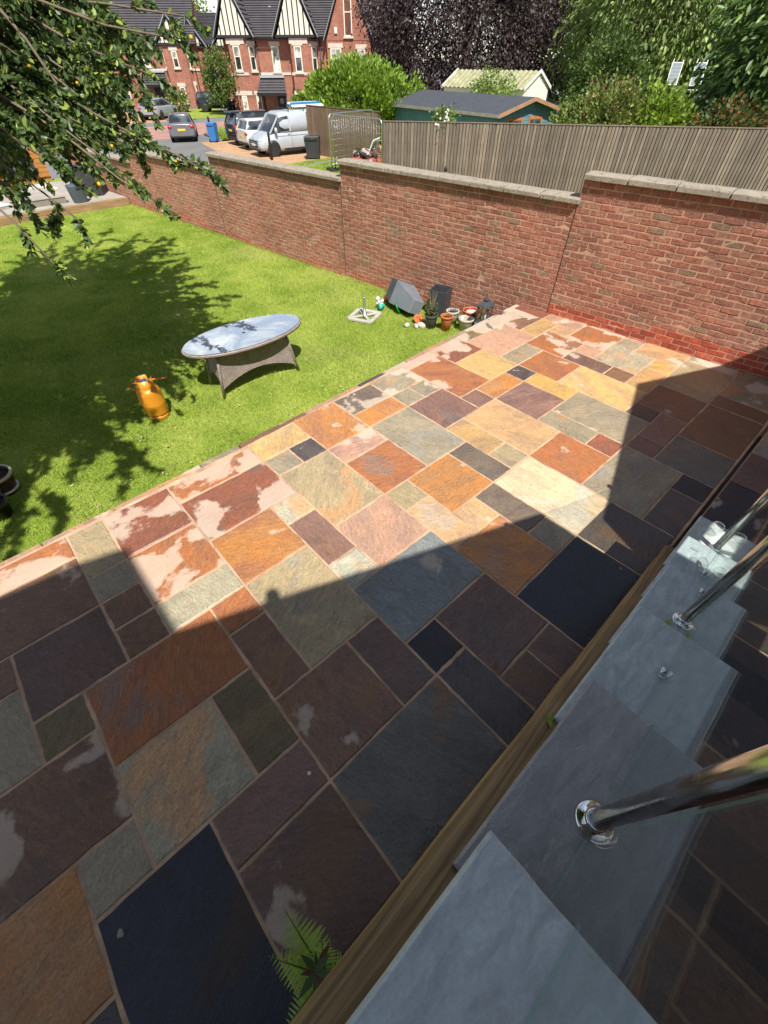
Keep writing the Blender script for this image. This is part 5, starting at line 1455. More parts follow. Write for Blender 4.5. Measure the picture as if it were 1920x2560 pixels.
m = MB(); m.box(4.15, 5.05, .84, .92, 0, 1.3); d = m.build('door', M_BLKTIM, H1); m = MB(); m.lathe([(.0, 0), (.22, 0), (.22, .02)], 16, (4.6, .82, .95), False, ((1, 0, 0), (0, 0, 1), (0, -1, 0))); m.build('fanlight', M_WINL, d)
m = MB(); m.box(2.9, 3.9, .80, .9, 0, 1.5); m.build('porch_wall', M_HBRICK, H1)
pipe(H1, 2.72, .75, 0, 5.2); pipe(H1, 9.15, .75, 0, 5.2)
m = MB(); m.bev(10.75, 11.0, .1, .24, 5.65, 6.05, .05); m.build('alarm_box', M_WHITE, H1)
m = MB(); m.box(4.1, 4.35, 2.55, 2.85, 7.35, 7.5); m.build('roof_vent', M_LEAD, H1)

def terrace(name, org, label, s_left, s_right, gables, wins, pch, ridge=9.0, gwins=(), ev=5.1):
    e = empty(name, (org[0], org[1], STREET), math.atan2(-.6, .8), label, 'house', 'red brick houses across the road')
    m = MB(); m.box(s_left, s_right, .5, 8, 0, ev); m.build('wall', M_HBRICK, e)
    roof_plane(e, (s_left-.3, .1, ev), (s_right+.2, .1, ev), (s_left-.3, 4.2, ridge), (s_right+.2, 4.2, ridge), 22)
    m = MB(); m.extr([(s_right, .5, ev), (s_right, 8, ev), (s_right, 4.2, ridge-.2)], (-.2, 0, 0)); m.build('end_wall', M_HBRICK, e)
    m = MB(); m.tube([(s_left, .05, ev-.04), (s_right, .05, ev-.04)], .06, 6); m.build('gutter', M_GUTTER, e)
    for (a, b, z0, ap, az, y) in gables:
        gable(e, a, b, z0, ap, az, y, 3.6, max(4, int((b-a)*2.2)), M_RENDER)
        m = MB(); m.prism([(a+.15, .55), (a+.45, y+.15), (b-.5, y+.15), (b-.15, .55)], 0, z0); m.build('bay', M_HBRICK, e)
    for (a, b, z0, z1, y) in wins: window(e, a, b, z0, z1, y)
    for (a, b, z0, z1, y) in gwins: window(e, a, b, z0, z1, y)
    m = MB(); m.box(s_left, s_right, .42, .52, 3.06, 3.24); m.build('stone_band', M_STONE, e)
    for q in pch:
        porch(e, *q)
        m = MB(); m.box((q[0]+q[1])/2-.45, (q[0]+q[1])/2+.45, .44, .52, 0, 1.95); m.build('door', M_BLKTIM, e)
    pipe(e, s_right-.5, .4, 0, ev)
    return e
terrace('terraced_house', (28.0, 65.13), 'red brick house with porch behind the silver estate car', -6.2, 4.25, [(.31, 3.55, 5.05, 2.0, 7.05, -.15), (-5.9, -3.0, 5.15, -4.4, 7.0, -.15)],
        [(-1.74, -1.13, 3.4, 4.65, .48), (.62, .97, 3.32, 4.62, .2), (1.6, 2.2, 3.3, 4.6, -.02), (3.0, 3.38, 3.25, 4.5, .3), (-5.0, -4.2, 3.35, 4.65, -.02)], [(-2.6, .55, 1.95, 3.0, -.6, .55)], 9.2,
        [(.64, .96, .45, 1.8, .2), (1.56, 2.17, .45, 1.8, -.02), (3.0, 3.4, .6, 1.9, .3), (-5.0, -4.2, .45, 1.8, -.02)])
terrace('terraced_house', (28.9, 66.4), 'red brick house half hidden by the young tree and the tall house', 4.6, 12.0, [(3.2, 5.15, 4.85, 3.75, 6.9, .1), (6.2, 9.4, 4.85, 7.8, 6.9, -.15)],
        [(4.75, 5.25, 3.2, 4.45, .48), (6.9, 7.25, 3.2, 4.4, .2), (7.7, 8.3, 3.2, 4.45, -.02)], [(4.7, 6.3, 1.95, 2.95, -.4, .55)], 7.6)
terrace('terraced_house', (16.9, 73.5), 'red brick house at the left behind the overhanging branches', -9.0, 6.5, [(.4, 3.6, 5.05, 2.0, 7.05, -.15), (-6.2, -3.0, 5.05, -4.6, 7.05, -.15)],
        [(-1.74, -1.13, 3.4, 4.65, .48), (1.6, 2.2, 3.3, 4.6, -.02), (-5.0, -4.3, 3.3, 4.6, -.02), (4.6, 5.3, 3.3, 4.6, .48)], [(-2.5, .3, 1.95, 3.0, -.6, .55)], 9.2,
        [(1.56, 2.17, .45, 1.8, -.02), (-5.0, -4.3, .45, 1.8, -.02)])
# ------------------------------------------------------------------ vehicles
# local frame: +x forward, +y left, z up, origin on the ground in the middle
M_HEADL = basic('headlight', (.55, .58, .6), .12, .1, 6, 0, spec=.9)
M_TAILL = basic('tail_light', (.42, .015, .015), .15, .1, 6, 0, spec=.9)
M_YPLATE = basic('yellow_plate', (.75, .52, .04), .5, .03, 6, 0)
M_WPLATE = basic('white_plate', (.75, .75, .73), .5, .03, 6, 0)
M_ALLOY = metal('alloy_rim', (.55, .56, .58), .3)
def loft(m, secs, smooth=True, cap=True):
    n = len(secs[0]); base = len(m.v)
    m.add([p for s in secs for p in s], [(i*n+k, i*n+(k+1) % n, (i+1)*n+(k+1) % n, (i+1)*n+k) for i in range(len(secs)-1) for k in range(n)], smooth)
    if cap: m._cap([base+k for k in range(n-1, -1, -1)]); m._cap([base+(len(secs)-1)*n+k for k in range(n)])
def body_sec(x, w, zb, zs, zt, tuck=.9, crown=.93):
    """closed cross-section of the lower body at station x"""
    h = [(w*tuck, zb), (w*.985, zb+.12), (w, (zb+zs)/2), (w*.985, zs-.04), (w*crown, zs+.02), (w*.72, zt), (w*.3, zt+.015)]
    L = [(x, y, z) for y, z in h]; R = [(x, -y, z) for y, z in reversed(h)]
    return R+L
def glass_sec(x, wb, wt, zb, zt):
    h = [(wb, zb), (wb*.55+wt*.45, zb+(zt-zb)*.5), (wt, zt-.07), (wt*.86, zt-.012), (wt*.4, zt+.012)]
    return [(x, -y, z) for y, z in reversed(h)]+[(x, y, z) for y, z in h]
def wheel(e, x, y, r, w, rim_mat, side):
    wr = bpy.data.objects.new('wheel', None); COL.objects.link(wr); wr.parent = e; wr.location = (x, y, r)
    ax_ = ((1, 0, 0), (0, 0, 1), (0, side, 0))
    m = MB(); m.lathe([(r*.64, -w/2), (r*.93, -w/2), (r, -w*.32), (r, w*.32), (r*.93, w/2), (r*.64, w/2)], 30, (0, 0, 0), True, ax_); m.build('tyre', M_TYRE, wr)
    m = MB(); m.lathe([(r*.66, w*.47), (r*.63, w*.50), (r*.58, w*.36), (r*.5, w*.30), (.0, w*.38)], 30, (0, 0, 0), True, ax_, cap0=False, cap1=False); m.build('rim', rim_mat, wr)
    for k in range(5):
        a = k*2*math.pi/5; m = MB(); m.bar((r*.12*math.cos(a), side*w*.42, r*.12*math.sin(a)), (r*.6*math.cos(a), side*w*.46, r*.6*math.sin(a)), r*.16, w*.08, (0, 1, 0)); m.build('spoke', rim_mat, wr)
def car(name, label, loc, rz, L, W, H, pm, kind, wb=None, r=.33, front_plate=True, rim=None):
    e = empty(name, (*loc, STREET+.01), rz, label, 'car'); w = W/2; xf, xr = L/2, -L/2
    if kind == 'saloon': st = [(-1, .90, .36, .88, .93), (-.97, .97, .28, .90, .98), (-.80, 1, .24, .93, 1.02), (-.55, 1, .22, .92, .98), (.30, 1, .22, .90, .96), (.52, 1, .22, .86, .94), (.78, .98, .24, .74, .82), (.94, .93, .28, .62, .68), (1, .84, .36, .52, .56)]; gl = [(-.74, .70), (-.46, 1.0), (.06, 1.0), (.44, .66)]; zbelt = .93
    elif kind == 'suv': st = [(-1, .90, .45, 1.02, 1.06), (-.97, .97, .38, 1.06, 1.10), (-.80, 1, .32, 1.08, 1.10), (-.4, 1, .30, 1.06, 1.10), (.30, 1, .30, 1.04, 1.10), (.50, 1, .30, 1.02, 1.09), (.78, .98, .32, .95, 1.02), (.94, .94, .36, .84, .90), (1, .86, .45, .70, .74)]; gl = [(-.985, .82), (-.86, 1.0), (.05, 1.0), (.42, .72)]; zbelt = 1.07
    else: st = [(-1, .90, .42, .92, .96), (-.97, .97, .34, .95, 1.0), (-.80, 1, .26, .97, 1.0), (-.4, 1, .24, .94, .98), (.30, 1, .24, .92, .97), (.52, 1, .24, .88, .95), (.78, .98, .26, .78, .85), (.94, .93, .30, .66, .72), (1, .84, .38, .55, .60)]; gl = [(-.97, .74), (-.82, 1.0), (.05, 1.0), (.46, .68)]; zbelt = .95
    m = MB(); loft(m, [body_sec(xf*a, w*b, c, d, t) for a, b, c, d, t in st]); m.build('body', pm, e)
    # greenhouse: dark glass with painted roof
    z1 = H
    secs = []
    for i, (a, k) in enumerate(gl):
        top = zbelt-.02+(z1-zbelt+.02)*(1 if i in (1, 2) else .06)
        secs.append(glass_sec(xf*a, w*.90, w*.70 if i in (1, 2) else w*.84, zbelt-.06, top))
    m = MB(); loft(m, secs, True); m.build('windows', M_WIN, e)
    rf = []
    for f in (-.04, .3, .7, 1.04):
        x = xf*(gl[1][0]+(gl[2][0]-gl[1][0])*f); rf.append([(x, w*.705*s, z) for s, z in ((-1, H-.075), (-.86, H-.005), (-.4, H+.02), (.4, H+.02), (.86, H-.005), (1, H-.075))])
    m = MB(); loft(m, rf, True); m.build('roof', pm, e)
    for s in (-1, 1):
        for a, b in ((gl[0], gl[1]), (gl[3], gl[2])):
            m = MB(); m.bar((xf*a[0], s*w*.885, zbelt-.02), (xf*b[0], s*w*.715, H-.06), .07, .05, (0, 1, 0)); m.build('pillar', pm, e)
        m = MB(); m.bar((xf*-.12, s*w*.905, zbelt-.02), (xf*-.14, s*w*.725, H-.06), .06, .03, (0, 1, 0)); m.build('pillar', M_BLACKP, e)
        for xx in (xr*.62, xf*.62):
            m = MB(); m.lathe([(r*1.12, -.02), (r*1.16, .012), (r*.9, .014)], 26, (xx, s*w*.985, r), True, ((1, 0, 0), (0, 0, 1), (0, s, 0))); m.build('wheel_arch', M_BLACKP, e)
            wheel(e, xx, s*(w-.10), r, .22, rim or M_ALLOY, s)
        m = MB(); m.blob((xf*.38, s*(w+.08), zbelt+.08), (.06, .10, .07), 8, 6); m.build('mirror', pm, e)
        m = MB(); m.box(xf*.02, xf*.08, s*w*1.0-.01, s*w*1.0+.012, .78, .81); m.build('door_handle', pm, e)
        tz = .98 if kind == 'suv' else .82
        m = MB(); m.blob((xr*.975, s*w*.80, tz), (.10, w*.20, .11), 10, 6); m.build('tail_light', M_TAILL, e)
        m = MB(); m.blob((xf*.93, s*w*.70, .68 if kind != 'suv' else .84), (.12, w*.20, .07), 10, 6); m.build('headlight', M_HEADL, e)
    m = MB(); m.box(xr-.012, xr+.03, -.26, .26, .62, .73) if kind != 'suv' else m.box(xr-.012, xr+.03, -.26, .26, .72, .83); m.build('rear_plate', M_YPLATE, e)
    m = MB(); m.box(xf-.03, xf+.012, -.26, .26, .40, .51); m.build('front_plate', M_WPLATE, e)
    m = MB(); m.box(xr+.01, xr+.25, -w*.84, w*.84, .26, .42); m.build('rear_bumper', M_BLACKP, e, bevel=.04)
    m = MB(); m.box(xf-.22, xf-.02, -w*.76, w*.76, .24, .40); m.build('front_grille', M_BLACKP, e, bevel=.04)
    return e
hd = lambda x, y: math.atan2(y, x)
M_PGREY = paint('grey_car_paint', lin(130, 128, 136, .7)); M_PSILV = paint('silver_car_paint', lin(176, 184, 192, .75)); M_PBLK = paint('black_car_paint', (.012, .012, .014), .2, 1.0); M_PWHT = paint('white_car_paint', lin(232, 230, 222, .85))
car('saloon_car', 'grey saloon car seen from behind on the pink paved road', (17.35, 37.9), hd(.44, .90), 4.4, 1.80, 1.42, M_PGREY, 'saloon')
su = car('parked_suv', 'black car with roof spoiler parked beside the blue bin', (20.6, 32.05), hd(.995, -.10), 4.7, 1.98, 1.68, M_PBLK, 'suv', r=.38, rim=M_DGREY)
m = MB(); m.box(-2.33, -2.0, -.62, .62, 1.62, 1.69); m.build('spoiler', M_PBLK, su, bevel=.03)
car('white_hatchback', 'white hatchback squeezed between the black car and the van', (19.75, 29.75), hd(.995, -.10), 4.0, 1.74, 1.46, M_PWHT, 'hatch', r=.31)
car('silver_estate', 'silver estate car parked in front of the far house', (22.3, 54.2), hd(.75, .62), 4.5, 1.82, 1.46, M_PSILV, 'hatch')
car('dark_parked_car', 'dark car parked behind the young street tree', (30.2, 57.2), hd(.80, -.6), 4.4, 1.86, 1.6, M_PBLK, 'suv')

# van
M_VAN = paint('pale_van_paint', lin(196, 203, 210, .8), .3, .5)
vn = empty('panel_van', (19.42, 26.75, STREET+.01), hd(-.992, .125), 'pale silver panel van with roof rack parked by the board fence', 'van')
L_, W_, H_ = 5.0, 1.95, 1.98; w = W_/2
st = [(-2.5, .94, .34, 1.05, 1.1), (-2.4, 1, .28, 1.08, 1.12), (-.5, 1, .26, 1.08, 1.12), (1.0, 1, .26, 1.06, 1.14), (1.35, 1, .26, 1.04, 1.12), (1.75, .99, .28, .98, 1.08), (2.15, .96, .30, .86, .96), (2.4, .90, .32, .70, .80), (2.5, .82, .40, .62, .66)]
m = MB(); loft(m, [body_sec(a, w*b, c, d, t) for a, b, c, d, t in st]); m.build('body', M_VAN, vn)
def vsec(x, k, zt, kt=.86): return [(x, -w*.97*k, 1.0), (x, -w*.955*k, 1.45), (x, -w*kt, zt-.12), (x, -w*kt*.86, zt-.02), (x, -w*.4, zt), (x, w*.4, zt), (x, w*kt*.86, zt-.02), (x, w*kt, zt-.12), (x, w*.955*k, 1.45), (x, w*.97*k, 1.0)]
m = MB(); loft(m, [vsec(-2.46, .99, 1.90), vsec(-2.3, 1, 1.97), vsec(-.4, 1, 1.98), vsec(.75, 1, 1.96), vsec(.95, .99, 1.90), vsec(1.05, .985, 1.84, .84)]); m.build('load_body', M_VAN, vn)
m = MB(); loft(m, [vsec(1.0, .985, 1.86, .84), [(1.72, y*.96, min(z, 1.06+.0*z)) if z > 1.05 else (1.72, y*.96, 1.0) for (x, y, z) in vsec(1, .98, 1.2)]], True)
m.build('windscreen', M_WIN, vn)
for s in (-1, 1):
    m = MB(); m.extr([(.42, s*(w*.965), 1.12), (1.50, s*(w*.955), 1.12), (1.02, s*(w*.885), 1.74), (.46, s*(w*.88), 1.78)], (0, s*.012, 0)); m.build('door_window', M_WIN, vn)
    for sp_, ep in (((1.74, s*w*.93, 1.06), (1.0, s*w*.82, 1.84)), ((.42, s*w*.985, 1.1), (.42, s*w*.90, 1.76))):
        m = MB(); m.bar(sp_, ep, .07, .06, (0, 1, 0)); m.build('pillar', M_VAN, vn)
    m = MB(); m.box(.36, .372, s*w*1.0-.004, s*w*1.0+.006, .40, 1.1); m.build('door_seam', M_BLACKP, vn)
    m = MB(); m.box(.44, .60, s*w-.005, s*w+.02, .98, 1.02); m.build('door_handle', M_VAN, vn)
    m = MB(); m.box(-2.2, 1.3, s*w*1.0-.006, s*w*1.0+.008, .92, .945); m.build('body_crease', M_VAN, vn)
    m = MB(); m.blob((1.42, s*(w+.14), 1.20), (.09, .12, .14), 10, 8); m.build('mirror', M_VAN, vn)
    m = MB(); m.box(-2.0, .9, s*w*.96-.01, s*w*.96+.02, .26, .36); m.build('sill_trim', M_BLACKP, vn)
    for xx in (-1.45, 1.62):
        m = MB(); m.lathe([(.40, -.02), (.42, .014), (.3, .016)], 28, (xx, s*w*.985, .35), True, ((1, 0, 0), (0, 0, 1), (0, s, 0))); m.build('wheel_arch', M_BLACKP, vn)
        wheel(vn, xx, s*(w-.12), .345, .22, M_ALLOY, s)
    m = MB(); m.blob((2.30, s*w*.72, .78), (.10, .20, .075), 10, 6); m.build('headlight', M_HEADL, vn)
for z, hgt in ((.70, .05), (.60, .05), (.42, .12)):
    m = MB(); m.box(2.36, 2.515, -w*.62, w*.62, z, z+hgt); m.build('grille_slot', M_BLACKP, vn)
m = MB(); m.lathe([(.07, 0), (.07, .02)], 20, (2.47, 0, .80), True, ((0, 1, 0), (0, 0, 1), (1, 0, 0))); m.build('round_badge', M_CHROME, vn)
m = MB(); m.box(2.50, 2.525, -.26, .26, .50, .61); m.build('front_plate', M_WPLATE, vn)
m = MB(); m.box(2.3, 2.52, -w*.8, w*.8, .28, .40); m.build('lower_bumper', M_BLACKP, vn, bevel=.03)
for x in (-1.9, -.7, .3):
    m = MB(); m.bar((x, -w*.82, 2.06), (x, w*.82, 2.06), .05, .04); m.build('roof_bar', M_BLACKP, vn)
    for s in (-1, 1): m = MB(); m.bar((x, s*w*.8, 1.95), (x, s*w*.8, 2.07), .04, .04); m.build('bar_foot', M_BLACKP, vn)
lad = empty('roof_load', (19.9, 26.85, STREET+2.11), hd(-.992, .125), 'blue and white ladders strapped on the roof of the van', 'ladder')
for y, mt, z in ((-.42, M_BLUEP, .03), (-.12, M_BLUEP, .03), (.2, M_WHITE, .03), (.48, M_WHITE, .03), (-.3, M_WHITE, .13), (.1, M_BLUEP, .13)):
    m = MB(); m.bar((-1.9, y, z), (.15, y, z), .05, .09); m.build('stile', mt, lad)
for k in range(7):
    m = MB(); m.bar((-1.8+k*.28, -.42, .04), (-1.8+k*.28, .48, .04), .03, .03); m.build('rung', M_GALV, lad)
# ------------------------------------------------------------------ vegetation
def leaves_mesh(name, P, D, size, ratio, cols, rng, mat, fold=.25, droop=0.0, tint=None):
    """P leaf bases, D preferred directions; each leaf is two folded quads pointing along D"""
    n = len(P); D = D+rng.normal(0, .55, (n, 3)); D[:, 2] -= droop
    D /= np.linalg.norm(D, axis=1)[:, None]+1e-9
    A = rng.normal(0, 1, (n, 3)); S = np.cross(D, A); S /= np.linalg.norm(S, axis=1)[:, None]+1e-9
    N = np.cross(S, D); L = size*rng.uniform(.65, 1.3, n)[:, None]; W = L*ratio
    b = P; t = P+D*L; m1 = P+D*L*.33; m2 = P+D*L*.7
    lift = N*W*fold
    V = np.stack([b, m1+S*W+lift, m2+S*W*.8+lift, t, m2-S*W*.8+lift, m1-S*W+lift], 1).reshape(-1, 3)
    i = np.arange(n)[:, None]*6
    F = np.concatenate([i+np.array([[0, 1, 2, 3]]), i+np.array([[0, 3, 4, 5]])], 0)
    c = np.array(cols)[rng.integers(0, len(cols), n)]*rng.uniform(.7, 1.3, n)[:, None]
    if tint is not None: c = c*tint[:, None]
    return np_mesh(name, V, F, mat, np.concatenate([c, c], 0))
def clumps(rng, centre, radii, nc, per, spread, shell=.55, flat=.8, squash=None):
    """cluster centres through an ellipsoid, leaves around each cluster"""
    d = rng.normal(0, 1, (nc, 3)); d /= np.linalg.norm(d, axis=1)[:, None]
    r = (shell+(1-shell)*rng.uniform(0, 1, nc)**.7)*(1+.16*np.sin(d[:, 0]*5+d[:, 1]*3)+.10*np.sin(d[:, 2]*9+d[:, 0]*7))
    C = d*r[:, None]*np.array(radii)+np.array(centre)
    if squash is not None: C = C[squash(C)]; d = d[:len(C)]
    k = len(C)
    o = rng.normal(0, 1, (k, per, 3))*spread*np.array([1, 1, flat])*rng.uniform(.6, 1.3, (k, 1, 1))
    P = (C[:, None, :]+o).reshape(-1, 3)
    out = P-np.array(centre); out /= np.linalg.norm(out, axis=1)[:, None]+1e-9
    t = np.repeat(rng.uniform(.72, 1.25, k), per)
    return P, out, t, C
def limbs(m, base, top, r0, C, rng, n=9, r1=.05):
    """trunk and limbs reaching towards some clump centres"""
    base = Vector(base); top = Vector(top)
    pts = [base.lerp(top, k/5)+Vector((rng.normal(0, .04), rng.normal(0, .04), 0))*(top-base).length*.2 for k in range(6)]
    pts[0] = base
    m.tube(pts, [r0*(1.25 if k == 0 else 1-.5*k/5) for k in range(6)], 9)
    for c in C[rng.choice(len(C), min(n, len(C)), replace=False)]:
        s = pts[int(rng.integers(2, 6))]; c = Vector(c); mid = s.lerp(c, .5)+Vector((0, 0, (c-s).length*.08))
        m.tube([s, s.lerp(mid, .5), mid, c], [r0*.42, r0*.33, r0*.2, r1*.3], 6)
def tree(name, label, cat, centre, radii, nc, per, spread, leaf, ratio, cols, trunk, seed, mat=None, droop=.2, shell=.5, dirz=0.0, group=None, limb=9, squash=None, flat=.8):
    rng = np.random.default_rng(seed); base = (centre[0], centre[1], trunk[2] if len(trunk) > 2 else STREET)
    e = empty(name, base, 0, label, cat, group)
    P, out, t, C = clumps(rng, centre, radii, nc, per, spread, shell, flat, squash)
    out[:, 2] += dirz
    link('crown', leaves_mesh('crown', P-np.array(base), out, leaf, ratio, cols, rng, mat or M_LEAF, droop=droop, tint=t), e)
    if trunk[0] > 0:
        m = MB(); limbs(m, (0, 0, 0), (0, 0, centre[2]-base[2]+trunk[1]), trunk[0], C-np.array(base), rng, limb); m.build('trunk', M_BARK, e)
    return e
# laurel hedge bush beyond the board fence
tree('laurel_bush', 'large rounded bright green laurel bush rising over the board fence', 'bush', (26.4, 28.2, .25), (4.2, 3.6, 2.25), 1700, 22, .22, .20, .30, [(.16, .27, .03), (.22, .34, .04), (.12, .21, .025), (.26, .36, .06)], (.16, -.6), 41, M_LEAFG, -.5, .82, .5)
# copper beech
PUR = [(.055, .036, .040), (.075, .048, .05), (.042, .028, .032), (.12, .09, .082)]
tree('copper_beech', 'wide weeping copper beech with dark purple foliage', 'tree', (48.2, 37.2, 4.6), (10.6, 7.8, 7.2), 2500, 32, .5, .25, .30, PUR, (.5, 1.0), 42, M_LEAF, 1.1, .72, 0, limb=16, flat=1.5)
# pale weeping tree
LG = [(.2, .28, .08), (.26, .35, .1), (.14, .2, .06), (.32, .4, .14)]
tree('weeping_tree', 'pale green weeping tree right of the copper beech', 'tree', (53, 19, 6.5), (9.0, 8.0, 8.0), 1700, 26, .55, .36, .22, LG, (.45, .5), 43, M_LEAF, 1.2, .7, 0, limb=14, flat=1.7)
tree('broadleaf_tree', 'dense mid green tree behind the solar panels', 'tree', (52, 7.5, 4.8), (8.0, 6.5, 7.5), 1100, 26, .5, .36, .32, [(.09, .15, .03), (.12, .19, .04), (.07, .12, .022)], (.4, .5), 44, M_LEAF, .3, .65)
# dark tree with long leaves at the right edge
DG = [(.08, .14, .04), (.11, .19, .05), (.06, .11, .03), (.2, .3, .08)]
tree('long_leaved_tree', 'dark tree with long hanging leaflets at the right edge', 'tree', (33.6, 4.5, 2.2), (3.9, 3.9, 5.0), 760, 26, .42, .42, .16, DG, (.25, .5), 45, M_LEAFG, .9, .6, 0, limb=10)
# shrubs behind the slat fence
SH = [(.16, .23, .05), (.21, .28, .07), (.12, .18, .04), (.26, .31, .1)]
tree('garden_shrub', 'olive green shrub with reddish tips above the slat fence', 'shrub', (27.3, 10.1, .5), (2.0, 1.8, 1.5), 420, 24, .2, .15, .30, SH+[(.2, .12, .06)], (.06, -.5), 46, None, -.2, .6)
tree('garden_shrub', 'bright yellow green shrub below the solar panels', 'shrub', (28.2, 8.2, .35), (1.4, 1.4, 1.35), 360, 24, .2, .17, .32, [(.2, .29, .04), (.26, .36, .06), (.14, .22, .03)], (.06, -.5), 47, None, -.2, .6)
tree('garden_shrub', 'dark green shrub between the copper beech and the white outbuilding', 'shrub', (40.5, 17.6, 1.3), (2.6, 2.4, 2.4), 360, 24, .28, .2, .32, [(.06, .10, .025), (.08, .13, .03)], (.08, -.5), 48, None, .1, .6)
tree('garden_shrub', 'feathery light green shrub on a bank in front of the weeping tree', 'shrub', (50.0, 15.2, 2.3), (4.2, 3.6, 2.2), 420, 24, .28, .2, .22, [(.16, .22, .05), (.2, .26, .06)], (.08, -.8), 49, None, -.3, .6)
tree('garden_shrub', 'low dark shrub below the long leaved tree', 'shrub', (27.5, 4.8, .3), (1.8, 1.6, 1.2), 220, 22, .2, .18, .3, [(.05, .085, .022), (.07, .11, .03), (.22, .11, .03)], (.05, -.5), 50, None, .1, .6)
tree('garden_shrub', 'sparse climbing shrub growing over the white outbuilding', 'shrub', (35.2, 23.6, 1.2), (1.5, 1.5, .9), 110, 22, .2, .16, .3, LG, (.05, -.6), 51, None, .1, .4)
tree('garden_shrub', 'mixed green shrub beside the brown shed gable', 'shrub', (26.6, 11.8, .3), (1.0, .9, 1.0), 130, 20, .18, .15, .3, SH, (.04, -.5), 52, None, .1, .5)
tree('backdrop_trees', 'tall green trees standing far behind the gardens', 'trees', (74, 24, 6), (9, 26, 10), 900, 24, 1.0, .8, .34, LG, (.5, .5), 53, None, .4, .6)['kind'] = 'stuff'
solar((42.5, 12.4, 1.0), -1.15, 'white framed solar panel standing among the trees, right one of two')
solar((42.9, 14.1, 1.0), -1.15, 'white framed solar panel standing among the trees, left one of two')
m = MB(); m.box(-.9, 2.2, -1.0, 1.6, -2.4, 0); tag(m.build('flat_roofed_hut', M_CONC, None, (42.6, 11.8, 1.0), (0, 0, -1.0)), 'low concrete block under the solar panels', 'hut')
# rose over the slat fence
e = tree('climbing_rose', 'climbing rose with white flowers hanging over the slat fence', 'rose', (16.95, 11.75, 1.2), (.42, .38, .34), 46, 16, .09, .08, .34, [(.14, .2, .05), (.18, .25, .06)], (.012, -.2), 54, None, .1, .4)
m = MB(); rng = np.random.default_rng(5)
for i in range(20):
    c = (rng.normal(0, .24), rng.normal(0, .2), 1.2-STREET+rng.normal(.04, .15)); m = MB(); m.blob(c, .055, 8, 5, .15); m.build('flower', M_WHITE, e)
# young street tree, front planting
tree('young_street_tree', 'young slender street tree in front of the far houses', 'tree', (29.0, 53.4, 1.35), (1.5, 1.5, 2.0), 170, 24, .24, .2, .32, [(.13, .19, .045), (.17, .22, .06), (.1, .15, .035)], (.06, .3), 55, None, .2, .35, limb=14)
for i, (x, y, r, lb) in enumerate(((26.6, 59.4, 1.0, 'rounded garden bush with yellow flowers by the house corner'), (24.4, 60.4, .8, 'small green garden bush under the front window'), (18.5, 60.5, 1.4, 'green garden bush beside the far driveway'))):
    tree('garden_bush', lb, 'bush', (x, y, STREET+r*.7), (r, r, r*.9), 60, 20, .22, .2, .34, [(.16, .22, .05), (.2, .25, .08), (.26, .28, .1)] if i == 0 else SH, (.03, -.3), 60+i, None, 0, .5)
tree('side_tree', 'bright green leafy tree behind the overhanging branches', 'tree', (9.6, 38, 1.6), (3.0, 3.0, 2.6), 420, 24, .3, .24, .34, [(.14, .24, .03), (.2, .31, .04), (.1, .18, .025)], (.15, .3), 66, None, .1, .6)
tree('side_tree', 'dark green bush at the far end of the road', 'bush', (16.5, 56, .6), (2.4, 2.4, 2.2), 260, 24, .3, .24, .34, [(.08, .13, .03), (.11, .17, .035)], (.12, .3), 67, None, .1, .6)
tree('distant_tree', 'distant tree showing between the house roofs', 'tree', (52, 110, 6.5), (5, 5, 6), 240, 22, .7, .5, .34, SH, (.3, .3), 68, None, .1, .6)
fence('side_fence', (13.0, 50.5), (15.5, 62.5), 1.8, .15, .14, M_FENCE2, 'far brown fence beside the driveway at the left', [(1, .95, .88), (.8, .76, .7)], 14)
# ------------------------------------------------------------------ overhanging fruit tree at the upper left
ot = empty('overhanging_tree', (-1.5, 4.3, LAWN), 0, 'leafy fruit tree overhanging the lawn from the left', 'tree')
org = Vector((-1.5, 4.3, LAWN))
rng = np.random.default_rng(77); rnd = random.Random(77)
CAMP = Vector((0.2304, -2.9971, 2.8537))
fx = 1033.04
def view(px, py, dist):
    """world point a given distance along the sight line of a full-size picture point (sets out the limbs)"""
    d = _r*((px-960)/fx)+_u*(-(py-1280)/fx)+_f
    return CAMP+d.normalized()*dist
TR = MB()
crown_base = Vector((-1.35, 4.2, 3.0))
TR.tube([org-org, Vector((.05, 0, 1.2)), Vector((.12, -.05, 2.4)), crown_base-org, Vector((.3, .1, 5.0)), Vector((.6, .2, 7.0))], [.24, .19, .17, .15, .10, .05], 12)
LP, LD = [], []            # leaf bases and directions
FR = []                    # fruit
def twig(p, d, L, n, r=.004):
    pts = [p.copy()]; d = d.normalized()
    for k in range(n):
        d = (d+Vector((rnd.gauss(0, .14), rnd.gauss(0, .14), -.10+rnd.gauss(0, .06)))).normalized()
        p = p+d*L/n; pts.append(p.copy())
        for q in range(9):
            a = Vector((rnd.gauss(0, 1), rnd.gauss(0, 1), rnd.gauss(0, 1))); s = d.cross(a).normalized()
            LP.append(p+s*.006-d*rnd.uniform(0, L/n)); LD.append(s*.8+d*.55+Vector((0, 0, -.25)))
        if rnd.random() < .035: FR.append(p+Vector((rnd.gauss(0, .02), rnd.gauss(0, .02), -.025)))
    TR.tube([q-org for q in pts], [r*(1-.7*i/len(pts)) for i in range(len(pts))], 5)
    return pts
